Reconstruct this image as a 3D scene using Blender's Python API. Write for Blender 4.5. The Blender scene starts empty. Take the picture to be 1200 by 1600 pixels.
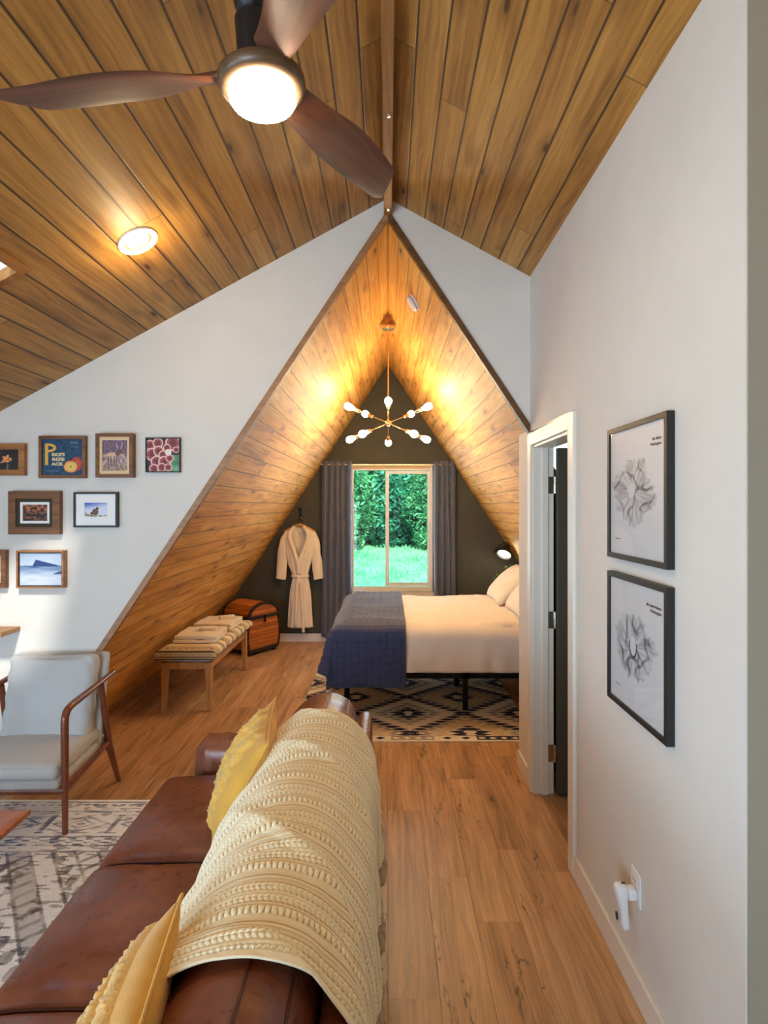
import bpy, bmesh, math, random
from mathutils import Vector, Matrix, noise, Euler
R = random.Random(7)
PI = math.pi
scene = bpy.context.scene
COL = scene.collection
H = 1.69           # eye height
F = 900.0
XW = 0.857         # right wall face
YG = 3.472         # gable wall face
YB = 7.17          # far wall face
ZR = 3.542; SL = 0.55          # main ridge height, main roof pitch
ZA = 3.445; SA = 1.513         # steep alcove ridge height, pitch

def lin(c):
    c = c / 255.0
    return c / 12.92 if c <= 0.04045 else ((c + 0.055) / 1.055) ** 2.4
def rgb(r, g, b): return (lin(r), lin(g), lin(b), 1.0)
def mixc(a, b, t):
    t = max(0.0, min(1.0, t))
    return tuple(a[i] * (1 - t) + b[i] * t for i in range(3)) + (1.0,)
def ns(x, y, z=0.0, s=1.0): return noise.noise(Vector((x * s, y * s, z * s)))
def sstep(a, b, x):
    t = max(0.0, min(1.0, (x - a) / (b - a))); return t * t * (3 - 2 * t)

# ------------------------------------------------------------------ node helpers
class NT:
    def __init__(self, name):
        self.mat = bpy.data.materials.new(name); self.mat.use_nodes = True
        self.t = self.mat.node_tree; self.b = self.t.nodes['Principled BSDF']
        self.out = self.t.nodes['Material Output']
    def n(self, typ, **kw):
        nd = self.t.nodes.new(typ)
        for k, v in kw.items(): setattr(nd, k, v)
        return nd
    def l(self, a, b): self.t.links.new(a, b)
    def put(self, sock, v):
        if isinstance(v, (int, float)): sock.default_value = v
        elif isinstance(v, tuple): sock.default_value = v
        else: self.l(v, sock)
    def m(self, op, a, b=0.0, c=None, clamp=False):
        nd = self.n('ShaderNodeMath', operation=op, use_clamp=clamp)
        self.put(nd.inputs[0], a)
        if len(nd.inputs) > 1: self.put(nd.inputs[1], b)
        if c is not None: self.put(nd.inputs[2], c)
        return nd.outputs[0]
    def comb(self, x, y, z=0.0):
        nd = self.n('ShaderNodeCombineXYZ')
        for i, v in enumerate((x, y, z)): self.put(nd.inputs[i], v)
        return nd.outputs[0]
    def obj(self): return self.n('ShaderNodeTexCoord').outputs['Object']
    def sep(self, v):
        nd = self.n('ShaderNodeSeparateXYZ'); self.l(v, nd.inputs[0]); return nd.outputs
    def noise(self, v, scale, detail=3.0, rough=0.5, dist=0.0):
        nd = self.n('ShaderNodeTexNoise'); self.l(v, nd.inputs['Vector'])
        nd.inputs['Scale'].default_value = scale; nd.inputs['Detail'].default_value = detail
        nd.inputs['Roughness'].default_value = rough; nd.inputs['Distortion'].default_value = dist
        return nd.outputs[0]
    def vor(self, v, scale, feature='F1'):
        nd = self.n('ShaderNodeTexVoronoi', feature=feature); self.l(v, nd.inputs['Vector'])
        nd.inputs['Scale'].default_value = scale; return nd.outputs
    def white(self, v):
        nd = self.n('ShaderNodeTexWhiteNoise', noise_dimensions='3D'); self.l(v, nd.inputs['Vector']); return nd.outputs['Value']
    def ramp(self, f, stops, interp='LINEAR'):
        nd = self.n('ShaderNodeValToRGB'); nd.color_ramp.interpolation = interp
        cr = nd.color_ramp
        while len(cr.elements) < len(stops): cr.elements.new(0.5)
        for e, (p, c) in zip(cr.elements, stops): e.position = p; e.color = c
        self.l(f, nd.inputs[0]); return nd.outputs[0]
    def mix(self, f, a, b, blend='MIX'):
        nd = self.n('ShaderNodeMix', data_type='RGBA', blend_type=blend)
        self.put(nd.inputs[0], f); self.put(nd.inputs[6], a); self.put(nd.inputs[7], b)
        return nd.outputs[2]
    def map(self, f, a, b, c=0.0, d=1.0):
        nd = self.n('ShaderNodeMapRange', interpolation_type='SMOOTHSTEP')
        self.put(nd.inputs[0], f)
        for i, v in enumerate((a, b, c, d)): nd.inputs[i + 1].default_value = v
        return nd.outputs[0]
    def bump(self, h, strength=0.3, dist=0.01):
        nd = self.n('ShaderNodeBump'); nd.inputs['Strength'].default_value = strength
        nd.inputs['Distance'].default_value = dist
        self.l(h, nd.inputs['Height']); self.l(nd.outputs[0], self.b.inputs['Normal'])
    def set(self, **kw):
        for k, v in kw.items():
            self.put(self.b.inputs[k.replace('_', ' ')], v)
        return self

def pm(name, col, rough=0.5, metal=0.0, var=0.0, vs=4.0, bump=0.0, bs=60.0, sheen=0.0, coat=0.0, spec=0.5, attr=False):
    n = NT(name); v = n.obj()
    n.set(Roughness=rough, Metallic=metal)
    n.b.inputs['Specular IOR Level'].default_value = spec
    if attr:
        at = n.n('ShaderNodeAttribute', attribute_name='Col'); base = at.outputs[0]
    else: base = col
    if var > 0:
        f = n.noise(v, vs, 4.0, 0.6)
        f = n.map(f, 0.3, 0.7, 1 - var, 1 + var)
        nd = n.n('ShaderNodeVectorMath', operation='SCALE')
        if attr: n.l(base, nd.inputs[0])
        else: nd.inputs[0].default_value = col[:3]
        n.l(f, nd.inputs['Scale']); n.l(nd.outputs[0], n.b.inputs['Base Color'])
    else: n.put(n.b.inputs['Base Color'], base)
    if bump > 0: n.bump(n.noise(v, bs, 4.0, 0.6), bump, 0.004)
    if sheen: n.b.inputs['Sheen Weight'].default_value = sheen
    if coat: n.b.inputs['Coat Weight'].default_value = coat; n.b.inputs['Coat Roughness'].default_value = 0.15
    return n.mat

def emis(name, col, strength):
    n = NT(name); n.set(Base_Color=(0.9, 0.85, 0.8, 1), Roughness=0.4)
    n.b.inputs['Emission Color'].default_value = col; n.b.inputs['Emission Strength'].default_value = strength
    return n.mat

def planks(name, w, L, cols, groove, gw=0.0035, knots=0.55, grain=0.5, rough=0.4, var=1.0, swap=False, cracks=0.0, gs=0.5, kcol=rgb(70, 34, 12), seed=0.0, coat=0.0):
    """boards along local x, laid side by side along local y"""
    n = NT(name); o = n.sep(n.obj()); x, y = o[0], o[1]
    if swap: x, y = y, x
    b = n.m('DIVIDE', y, w); bi = n.m('FLOOR', b); bf = n.m('FRACT', b)
    r1 = n.white(n.comb(bi, seed, 3.7))
    xs = n.m('ADD', n.m('DIVIDE', x, L), n.m('MULTIPLY', r1, 7.3)); si = n.m('FLOOR', xs); sf = n.m('FRACT', xs)
    r2 = n.white(n.comb(bi, si, 1.3 + seed)); r3 = n.white(n.comb(bi, si, 9.1 + seed))
    # grain
    gx = n.m('ADD', x, n.m('MULTIPLY', r2, 40.0)); gy = n.m('ADD', y, n.m('MULTIPLY', r3, 11.0))
    warp = n.noise(n.comb(n.m('MULTIPLY', gx, 1.2), n.m('MULTIPLY', gy, 6.0), r2), 1.0, 3.0, 0.5)
    g1 = n.noise(n.comb(n.m('MULTIPLY', gx, 2.0), n.m('ADD', n.m('MULTIPLY', gy, 55.0), n.m('MULTIPLY', warp, 6.0)), r3), 1.0, 5.0, 0.65)
    g2 = n.noise(n.comb(n.m('MULTIPLY', gx, 1.0), n.m('MULTIPLY', gy, 9.0), r3), 1.0, 3.0, 0.5)
    t = n.m('ADD', n.m('MULTIPLY', n.m('SUBTRACT', g1, 0.5), grain), n.m('ADD', n.m('MULTIPLY', n.m('SUBTRACT', r2, 0.5), 0.45 * var), n.m('MULTIPLY', g2, 0.9)), clamp=True)
    col = n.ramp(t, cols)
    hgt = n.m('MULTIPLY', g1, 0.12)
    if knots > 0:
        vv = n.vor(n.comb(n.m('MULTIPLY', gx, 2.6), n.m('MULTIPLY', gy, 9.0), r2), 1.0)
        kr = n.white(vv['Position'])
        kd = n.m('ADD', vv['Distance'], n.m('MULTIPLY', n.m('SUBTRACT', g1, 0.5), 0.09))
        gate = n.map(kr, 1 - knots, 1 - knots + 0.05)
        core = n.m('MULTIPLY', n.map(kd, 0.06, 0.13, 1.0, 0.0), gate)
        halo = n.m('MULTIPLY', n.map(kd, 0.09, 0.42, 0.55, 0.0), gate)
        col = n.mix(halo, col, cols[0][1]); col = n.mix(n.m('MULTIPLY', core, 0.95), col, kcol)
    if cracks > 0:
        ck = n.noise(n.comb(n.m('MULTIPLY', gx, 1.6), n.m('ADD', n.m('MULTIPLY', gy, 16.0), n.m('MULTIPLY', warp, 3.0)), r2), 1.0, 4.0, 0.6)
        line = n.map(n.m('ABSOLUTE', n.m('SUBTRACT', ck, 0.5)), 0.0, 0.017, 1.0, 0.0)
        gate = n.map(n.noise(n.comb(n.m('MULTIPLY', gx, 1.1), n.m('MULTIPLY', gy, 5.0), r3), 1.3, 2.0), 0.50, 0.66)
        col = n.mix(n.m('MULTIPLY', n.m('MULTIPLY', line, gate), cracks), col, kcol)
    d = n.m('MULTIPLY', n.m('MINIMUM', bf, n.m('SUBTRACT', 1.0, bf)), w)
    d2 = n.m('MULTIPLY', n.m('MINIMUM', sf, n.m('SUBTRACT', 1.0, sf)), L)
    ga = n.map(d, gw * 0.4, gw * 1.2, 1.0, 0.0); gb = n.map(d2, gw * 0.2, gw * 0.6, 1.0, 0.0)
    gm = n.m('MAXIMUM', ga, n.m('MULTIPLY', gb, 0.7))
    col = n.mix(n.m('MULTIPLY', gm, gs), col, groove)
    n.l(col, n.b.inputs['Base Color'])
    n.set(Roughness=n.m('ADD', rough, n.m('MULTIPLY', g1, 0.15)))
    if coat: n.b.inputs['Coat Weight'].default_value = coat; n.b.inputs['Coat Roughness'].default_value = 0.25
    n.bump(n.m('SUBTRACT', hgt, gm), 0.35, 0.004)
    return n.mat

def wood(name, c1, c2, rough=0.4, axis=0, scale=30.0, coat=0.0):
    n = NT(name); o = n.sep(n.obj())
    k = [o[0], o[1], o[2]]
    sc = [scale, scale, scale]; sc[axis] = scale * 0.06
    v = n.comb(*[n.m('MULTIPLY', k[i], sc[i]) for i in range(3)])
    g = n.noise(v, 1.0, 5.0, 0.6, 0.6); g2 = n.noise(v, 0.25, 2.0)
    t = n.m('ADD', n.m('MULTIPLY', g, 0.7), n.m('MULTIPLY', g2, 0.3))
    n.l(n.ramp(t, [(0.33, c1), (0.62, c2)]), n.b.inputs['Base Color'])
    n.set(Roughness=rough); n.bump(g, 0.12, 0.002)
    if coat: n.b.inputs['Coat Weight'].default_value = coat
    return n.mat

# ------------------------------------------------------------------ mesh helpers
def newbm(): return bmesh.new()
def box(bm, x0, x1, y0, y1, z0, z1, mtx=None, taper=None):
    vs = []
    for z in (z0, z1):
        for (x, y) in ((x0, y0), (x1, y0), (x1, y1), (x0, y1)):
            if taper and z == z0:
                cx, cy = (x0 + x1) / 2, (y0 + y1) / 2
                x = cx + (x - cx) * taper; y = cy + (y - cy) * taper
            p = Vector((x, y, z))
            vs.append(bm.verts.new(mtx @ p if mtx else p))
    for f in ((0, 3, 2, 1), (4, 5, 6, 7), (0, 1, 5, 4), (1, 2, 6, 5), (2, 3, 7, 6), (3, 0, 4, 7)):
        bm.faces.new([vs[i] for i in f])
    return vs
def prism(bm, pts, fn0, fn1):
    """pts 2D polygon; fn0/fn1 map to the two end faces"""
    a = [bm.verts.new(fn0(*p)) for p in pts]; b = [bm.verts.new(fn1(*p)) for p in pts]
    bm.faces.new(a); bm.faces.new(b[::-1])
    n = len(pts)
    for i in range(n): bm.faces.new([a[i], b[i], b[(i + 1) % n], a[(i + 1) % n]])
def grid(bm, nu, nv, fn, closeu=False, closev=False):
    g = [[bm.verts.new(fn(i / nu, j / nv)) for j in range(nv + (0 if closev else 1))] for i in range(nu + (0 if closeu else 1))]
    for i in range(nu):
        for j in range(nv):
            i2 = (i + 1) % len(g); j2 = (j + 1) % len(g[0])
            bm.faces.new([g[i][j], g[i2][j], g[i2][j2], g[i][j2]])
    return g
def tube(bm, pts, rad, seg=10, flat=None, up=None):
    pts = [Vector(p) for p in pts]; n = len(pts)
    rads = rad if isinstance(rad, (list, tuple)) else [rad] * n
    nrm = None; rings = []
    for i, p in enumerate(pts):
        t = (pts[min(i + 1, n - 1)] - pts[max(i - 1, 0)]).normalized()
        if nrm is None:
            a = Vector(up) if up else (Vector((0, 0, 1)) if abs(t.z) < 0.9 else Vector((1, 0, 0)))
            nrm = (a - t * a.dot(t)).normalized()
        else: nrm = (nrm - t * nrm.dot(t)).normalized()
        bn = t.cross(nrm); r = rads[i]; fl = flat or 1.0
        rings.append([bm.verts.new(p + nrm * (math.cos(k * 2 * PI / seg) * r * fl) + bn * (math.sin(k * 2 * PI / seg) * r)) for k in range(seg)])
    for i in range(n - 1):
        for k in range(seg):
            k2 = (k + 1) % seg
            bm.faces.new([rings[i][k], rings[i][k2], rings[i + 1][k2], rings[i + 1][k]])
    bm.faces.new(rings[0][::-1]); bm.faces.new(rings[-1])
def smoothpts(pts, n=6):
    pts = [Vector(p) for p in pts]; out = []
    for i in range(len(pts) - 1):
        p0, p1, p2, p3 = pts[max(i - 1, 0)], pts[i], pts[i + 1], pts[min(i + 2, len(pts) - 1)]
        for k in range(n):
            t = k / n
            out.append(0.5 * ((2 * p1) + (p2 - p0) * t + (2 * p0 - 5 * p1 + 4 * p2 - p3) * t * t + (3 * p1 - p0 - 3 * p2 + p3) * t ** 3))
    out.append(pts[-1]); return out
def lathe(bm, prof, seg=24, mtx=None, c=(0, 0, 0)):
    c = Vector(c); rings = []
    for (r, z) in prof:
        if r < 1e-5:
            p = Vector((0, 0, z)); rings.append([bm.verts.new((mtx @ p if mtx else p) + c)])
        else:
            ring = []
            for k in range(seg):
                p = Vector((r * math.cos(2 * PI * k / seg), r * math.sin(2 * PI * k / seg), z))
                ring.append(bm.verts.new((mtx @ p if mtx else p) + c))
            rings.append(ring)
    for a, b in zip(rings[:-1], rings[1:]):
        for k in range(seg):
            k2 = (k + 1) % seg
            q = [a[k % len(a)], a[k2 % len(a)], b[k2 % len(b)], b[k % len(b)]]
            u = []
            for v in q:
                if v not in u: u.append(v)
            if len(u) > 2:
                try: bm.faces.new(u)
                except ValueError: pass
    for ring in (rings[0], rings[-1]):
        if len(ring) > 2:
            try: bm.faces.new(ring)
            except ValueError: pass
def rbox(bm, c, half, r, n=10, disp=None, mtx=None, puff=(0, 0, 0)):
    """rounded, optionally crowned cushion block"""
    tmp = {}
    hx, hy, hz = half
    def P(a, b, d):
        key = (round(a, 5), round(b, 5), round(d, 5))
        if key in tmp: return tmp[key]
        p = Vector((a * hx, b * hy, d * hz))
        core = Vector((max(-hx + r, min(hx - r, p.x)), max(-hy + r, min(hy - r, p.y)), max(-hz + r, min(hz - r, p.z))))
        dv = p - core
        if dv.length > 1e-9: p = core + dv.normalized() * r
        k = (1 - a * a), (1 - b * b), (1 - d * d)
        p.z += math.copysign(puff[2], d) * k[0] * k[1] if abs(d) > 0.999 else puff[2] * k[0] * k[1] * d
        p.x += puff[0] * a * k[1] * k[2]; p.y += puff[1] * b * k[0] * k[2]
        if disp: p = disp(p, a, b, d)
        p = (mtx @ p) if mtx else p
        v = bm.verts.new(p + Vector(c)); tmp[key] = v; return v
    def face(fn):
        for i in range(n):
            for j in range(n):
                u0, u1, v0, v1 = [-1 + 2 * q / n for q in (i, i + 1, j, j + 1)]
                # concentrate samples near the edges
                f = lambda t: math.sin(t * PI / 2)
                u0, u1, v0, v1 = f(u0), f(u1), f(v0), f(v1)
                try: bm.faces.new([fn(u0, v0), fn(u1, v0), fn(u1, v1), fn(u0, v1)])
                except ValueError: pass
    face(lambda u, v: P(u, v, 1.0)); face(lambda u, v: P(v, u, -1.0))
    face(lambda u, v: P(1.0, u, v)); face(lambda u, v: P(-1.0, v, u))
    face(lambda u, v: P(v, 1.0, u)); face(lambda u, v: P(u, -1.0, v))

def worldmat(o):
    m = Matrix.Identity(4)
    while o is not None:
        m = (Matrix.Translation(o.location) @ o.rotation_euler.to_matrix().to_4x4()) @ m
        o = o.parent
    return m
def obj(name, bm, mat, parent=None, world=True, smooth=True, bevel=0.0, solid=0.0, sub=0, label=None, angle=0.6, recalc=True, weld=True):
    if weld: bmesh.ops.remove_doubles(bm, verts=bm.verts, dist=1e-6)
    if recalc: bmesh.ops.recalc_face_normals(bm, faces=bm.faces)
    if parent is not None and world: bm.transform(worldmat(parent).inverted())
    me = bpy.data.meshes.new(name); bm.to_mesh(me); bm.free()
    o = bpy.data.objects.new(name, me); COL.objects.link(o)
    if isinstance(mat, (list, tuple)):
        for mm in mat: me.materials.append(mm)
    else: me.materials.append(mat)
    if parent is not None: o.parent = parent
    if smooth:
        me.polygons.foreach_set('use_smooth', [True] * len(me.polygons))
        try: me.set_sharp_from_angle(angle=angle)
        except Exception: pass
    if solid:
        md = o.modifiers.new('Solidify', 'SOLIDIFY'); md.thickness = solid; md.offset = 0
    if bevel:
        md = o.modifiers.new('Bevel', 'BEVEL'); md.width = bevel; md.segments = 2; md.limit_method = 'ANGLE'
    if sub:
        md = o.modifiers.new('Subdivision', 'SUBSURF'); md.levels = sub; md.render_levels = sub
    if label: o['label'] = label
    return o
def tag(o, label, cat, group=None, kind=None):
    o['label'] = label; o['category'] = cat
    if group: o['group'] = group
    if kind: o['kind'] = kind
    return o
def thing(name, label, cat, loc=(0, 0, 0), rz=0.0, group=None, rot=None):
    o = bpy.data.objects.new(name, None); COL.objects.link(o)
    o.empty_display_size = 0.1
    o.location = loc; o.rotation_euler = rot if rot else (0, 0, rz)
    return tag(o, label, cat, group)
def struct(name, bm, mat, parent=None, **kw):
    o = obj(name, bm, mat, parent, **kw)
    if parent is None: o['kind'] = 'structure'
    return o
def dup(root, loc, rz=None, label=None):
    r = root.copy(); COL.objects.link(r); r.location = loc
    if rz is not None: r.rotation_euler = (0, 0, rz)
    if label: r['label'] = label
    for ch in list(root.children):
        c = ch.copy(); COL.objects.link(c); c.parent = r
        for g in ch.children:
            d = g.copy(); COL.objects.link(d); d.parent = c
    return r
def bar(name, x0, x1, y0, y1, z0, z1, mat, parent=None, bevel=0.003, **kw):
    bm = newbm(); box(bm, x0, x1, y0, y1, z0, z1); return obj(name, bm, mat, parent, bevel=bevel, **kw)
def painted(name, nx, ny, fn, mat, parent, place, world=True):
    """flat sheet of nx by ny cells, each cell coloured by fn(u, v); place(u, v) -> position"""
    bm = newbm(); grid(bm, nx, ny, place)
    bm.verts.ensure_lookup_table()
    o = obj(name, bm, mat, parent, world=world, smooth=False, recalc=False, weld=False)
    me = o.data; at = me.color_attributes.new('Col', 'FLOAT_COLOR', 'CORNER')
    data = []
    for i in range(nx):
        for j in range(ny):
            c = fn((i + 0.5) / nx, (j + 0.5) / ny)
            data += list(c) * 4
    at.data.foreach_set('color', data)
    return o
def textmesh(name, s, size, mat, parent, mtx, world=True, offset=0.0, align='LEFT', extrude=0.0, squeeze=1.0, label=None):
    cu = bpy.data.curves.new(name, 'FONT'); cu.body = s; cu.size = size; cu.offset = offset; cu.align_x = align; cu.extrude = extrude
    cu.resolution_u = 3
    t = bpy.data.objects.new('txt', cu); COL.objects.link(t)
    bpy.context.view_layer.update()
    me = bpy.data.meshes.new_from_object(t.evaluated_get(bpy.context.evaluated_depsgraph_get()))
    bpy.data.objects.remove(t); bpy.data.curves.remove(cu)
    bm = newbm(); bm.from_mesh(me); bpy.data.meshes.remove(me)
    bm.transform(mtx @ Matrix.Diagonal((squeeze, 1, 1, 1)))
    return obj(name, bm, mat, parent, world=world, smooth=False, label=label)

def area(name, loc, rot, sx, sy, power, col):
    l = bpy.data.lights.new(name, 'AREA'); l.shape = 'RECTANGLE'; l.size = sx; l.size_y = sy; l.energy = power; l.color = col
    o = bpy.data.objects.new(name, l); COL.objects.link(o); o.location = loc; o.rotation_euler = rot; return o
def point(name, loc, power, col, r=0.05):
    l = bpy.data.lights.new(name, 'POINT'); l.energy = power; l.color = col; l.shadow_soft_size = r
    o = bpy.data.objects.new(name, l); COL.objects.link(o); o.location = loc; return o
# ------------------------------------------------------------------ camera / world
cam = bpy.data.cameras.new('camera'); camo = bpy.data.objects.new('camera', cam); COL.objects.link(camo)
cam.sensor_fit = 'HORIZONTAL'; cam.sensor_width = 36; cam.lens = 36 * F / 1200
cam.shift_x = -6 / 1200; cam.shift_y = -10 / 1200
cam.clip_start = 0.02
camo.location = (0, 0, H); camo.rotation_euler = (PI / 2, 0, 0)
scene.camera = camo
w = bpy.data.worlds.new('sky'); scene.world = w; w.use_nodes = True
bg = w.node_tree.nodes['Background']
tc = w.node_tree.nodes.new('ShaderNodeTexCoord'); sp = w.node_tree.nodes.new('ShaderNodeSeparateXYZ')
rp = w.node_tree.nodes.new('ShaderNodeValToRGB')
w.node_tree.links.new(tc.outputs['Generated'], sp.inputs[0]); w.node_tree.links.new(sp.outputs[2], rp.inputs[0])
rp.color_ramp.elements[0].color = (0.75, 0.93, 1.0, 1); rp.color_ramp.elements[1].color = (0.12, 0.30, 0.52, 1)
rp.color_ramp.elements[1].position = 0.9
w.node_tree.links.new(rp.outputs[0], bg.inputs[0]); bg.inputs[1].default_value = 2.2
scene.view_settings.view_transform = 'Standard'; scene.view_settings.look = 'None'
scene.view_settings.exposure = 0.32
scene.cycles.use_denoising = True; scene.cycles.denoising_prefilter = 'FAST'
scene.cycles.max_bounces = 8; scene.cycles.diffuse_bounces = 5; scene.cycles.glossy_bounces = 3
scene.cycles.transparent_max_bounces = 12
scene.cycles.sample_clamp_indirect = 4.0
scene.cycles.caustics_reflective = False; scene.cycles.caustics_refractive = False

# ------------------------------------------------------------------ materials
M = {}
M['wall'] = pm('wall_paint', rgb(220, 216, 209), 0.85, var=0.02, bump=0.06, bs=220)
M['taupe'] = pm('taupe_vent_and_shaded_wall', rgb(156, 149, 130), 0.9, bump=0.12, bs=160)  # on the wall return, its shade is put into this darker colour
M['dark'] = pm('charcoal_olive_paint', rgb(66, 66, 54), 0.75, var=0.08, vs=3, bump=0.15, bs=50)
M['trimw'] = pm('white_trim_paint', rgb(228, 222, 212), 0.4)
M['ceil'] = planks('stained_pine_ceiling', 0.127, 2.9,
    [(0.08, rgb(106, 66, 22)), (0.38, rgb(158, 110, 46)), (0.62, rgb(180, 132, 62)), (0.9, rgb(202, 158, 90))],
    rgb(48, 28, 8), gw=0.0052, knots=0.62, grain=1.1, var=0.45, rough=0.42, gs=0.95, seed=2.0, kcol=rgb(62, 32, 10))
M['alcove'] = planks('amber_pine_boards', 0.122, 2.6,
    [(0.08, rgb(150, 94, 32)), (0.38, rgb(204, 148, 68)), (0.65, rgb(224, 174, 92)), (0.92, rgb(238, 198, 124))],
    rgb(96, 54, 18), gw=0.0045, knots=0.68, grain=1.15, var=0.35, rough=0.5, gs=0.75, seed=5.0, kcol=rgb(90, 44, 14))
M['floor'] = planks('vinyl_oak_floor', 0.18, 1.22,
    [(0.05, rgb(122, 86, 54)), (0.38, rgb(178, 136, 94)), (0.64, rgb(202, 161, 117)), (0.92, rgb(222, 186, 145))],
    rgb(80, 52, 30), gw=0.0016, knots=0.12, grain=1.15, rough=0.30, gs=0.5, seed=8.0, swap=False, cracks=0.9, kcol=rgb(56, 34, 18), var=0.35)
M['brown_trim'] = wood('brown_stained_trim', rgb(74, 46, 20), rgb(110, 72, 36), 0.45, 0)
M['shelf_and_lit_trim'] = wood('tan_shelf_and_daylit_trim', rgb(136, 94, 58), rgb(172, 126, 84), 0.5, 0)  # shelf's own tan; on the left edge board, daylight put into the brown
M['beam'] = wood('ridge_beam_pine', rgb(112, 66, 22), rgb(172, 116, 54), 0.65, 1, 18)
M['walnut'] = wood('walnut', rgb(86, 40, 20), rgb(132, 68, 36), 0.32, 2, 26, coat=0.3)
M['blade'] = wood('dark_walnut_blade', rgb(52, 28, 18), rgb(104, 60, 38), 0.5, 0, 22)
M['teak'] = wood('teak_table_top', rgb(140, 72, 34), rgb(184, 106, 60), 0.35, 0, 16, coat=0.2)
M['oak'] = wood('honey_oak', rgb(164, 110, 52), rgb(202, 148, 84), 0.4, 2, 24)
M['oakd'] = wood('brown_oak_frame', rgb(88, 52, 22), rgb(138, 88, 42), 0.5, 0, 40)
M['oakm'] = wood('mid_oak_frame', rgb(128, 80, 36), rgb(176, 118, 62), 0.45, 0, 40)
M['black'] = pm('satin_black', rgb(22, 22, 24), 0.38)
M['blackf'] = pm('black_frame', rgb(30, 29, 28), 0.5, bump=0.1, bs=200)
M['blackm'] = pm('black_metal', rgb(12, 12, 14), 0.35, metal=0.6)
M['chrome'] = pm('nickel', rgb(200, 196, 188), 0.22, metal=1.0)
M['brass'] = pm('brass', rgb(240, 212, 160), 0.25, metal=1.0)
M['plastic'] = pm('white_plastic', rgb(232, 236, 240), 0.3)
M['navyslot'] = pm('dark_slot', rgb(24, 28, 48), 0.4)
M['vinyl'] = pm('white_vinyl_window', rgb(232, 232, 226), 0.35)
M['paint'] = pm('printed_picture', None, 0.5, attr=True)
M['white'] = pm('white_mat_board', rgb(240, 240, 238), 0.7)
M['cream_mat'] = pm('cream_mat_board', rgb(226, 196, 150), 0.7)
M['dark_mat'] = pm('dark_olive_mat_board', rgb(60, 50, 34), 0.8)
M['yellow'] = pm('mustard_cotton', rgb(216, 162, 62), 0.9, var=0.10, vs=9, bump=0.3, bs=260, sheen=0.3)
M['tuft'] = pm('mustard_tufting', rgb(226, 178, 84), 0.95, var=0.12, vs=30, bump=0.7, bs=160, sheen=0.4)
M['linen'] = pm('light_grey_linen', rgb(190, 191, 190), 0.9, var=0.05, vs=300, bump=0.25, bs=420, sheen=0.3)
M['cotton'] = pm('white_cotton', rgb(236, 224, 206), 0.85, var=0.03, vs=4, bump=0.12, bs=200, sheen=0.2)
M['towel'] = pm('white_terry', rgb(240, 222, 190), 0.95, bump=0.6, bs=260, sheen=0.4)
M['robe'] = pm('waffle_robe', rgb(240, 222, 196), 0.95, var=0.03, vs=8, bump=0.5, bs=230, sheen=0.4)
M['navy'] = pm('navy_quilt', rgb(42, 54, 92), 0.75, var=0.15, vs=40, bump=0.3, bs=150, sheen=0.35)
M['curtain'] = pm('slate_curtain', rgb(82, 88, 106), 0.8, var=0.08, vs=90, bump=0.15, bs=300, sheen=0.25)
M['kilim'] = pm('woven_rug', None, 0.95, attr=True, var=0.08, vs=120, bump=0.4, bs=300)
M['stripe'] = pm('striped_woven_cloth', None, 0.95, attr=True, var=0.06, vs=80, bump=0.4, bs=240)
M['leaf'] = pm('green_leaf', rgb(86, 134, 62), 0.5, var=0.35, vs=14)
M['pot'] = pm('clay_pot', rgb(96, 84, 70), 0.7)
M['bark'] = pm('pale_bark', rgb(150, 150, 140), 0.9, var=0.25, vs=6)
M['lens'] = emis('light_lens', (1.0, 0.84, 0.60, 1), 66)
M['reclens'] = emis('recessed_lens', (1.0, 0.80, 0.50, 1), 16)
M['bulb'] = emis('bulb_glow', (1.0, 0.78, 0.46, 1), 125)
M['sconce'] = emis('sconce_bulb', (1.0, 0.88, 0.68, 1), 6)

def leather():
    n = NT('cognac_leather'); v = n.obj()
    f = n.noise(v, 3.5, 3.0, 0.5); f2 = n.noise(v, 22.0, 2.0, 0.5)
    n.l(n.ramp(n.m('ADD', n.m('MULTIPLY', f, 0.75), n.m('MULTIPLY', f2, 0.25)), [(0.30, rgb(88, 46, 32)), (0.52, rgb(124, 68, 46)), (0.74, rgb(158, 96, 66))]), n.b.inputs['Base Color'])
    n.set(Roughness=n.map(f2, 0.3, 0.75, 0.26, 0.42)); n.b.inputs['Specular IOR Level'].default_value = 0.6
    vo = n.noise(v, 260.0, 1.0)
    wr2 = n.noise(v, 5.0, 1.0, 0.4, 0.0)
    wr = n.noise(v, 14.0, 1.0, 0.4, 0.0)
    hgt = n.m('ADD', 0.0, n.m('ADD', n.m('MULTIPLY', wr, 0.9), n.m('MULTIPLY', wr2, 2.2)))
    n.bump(hgt, 0.4, 0.006); return n.mat
M['leather'] = leather()
M['stitch'] = pm('leather_piping', rgb(70, 30, 18), 0.45)
def throwmat():
    n = NT('cream_knit'); v = n.obj()
    at = n.n('ShaderNodeAttribute', attribute_name='Col')
    n.l(at.outputs[0], n.b.inputs['Base Color']); n.set(Roughness=0.95); n.b.inputs['Sheen Weight'].default_value = 0.3
    n.bump(n.noise(v, 420.0, 3.0, 0.6), 0.3, 0.003); return n.mat
M['knit'] = throwmat()
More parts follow.
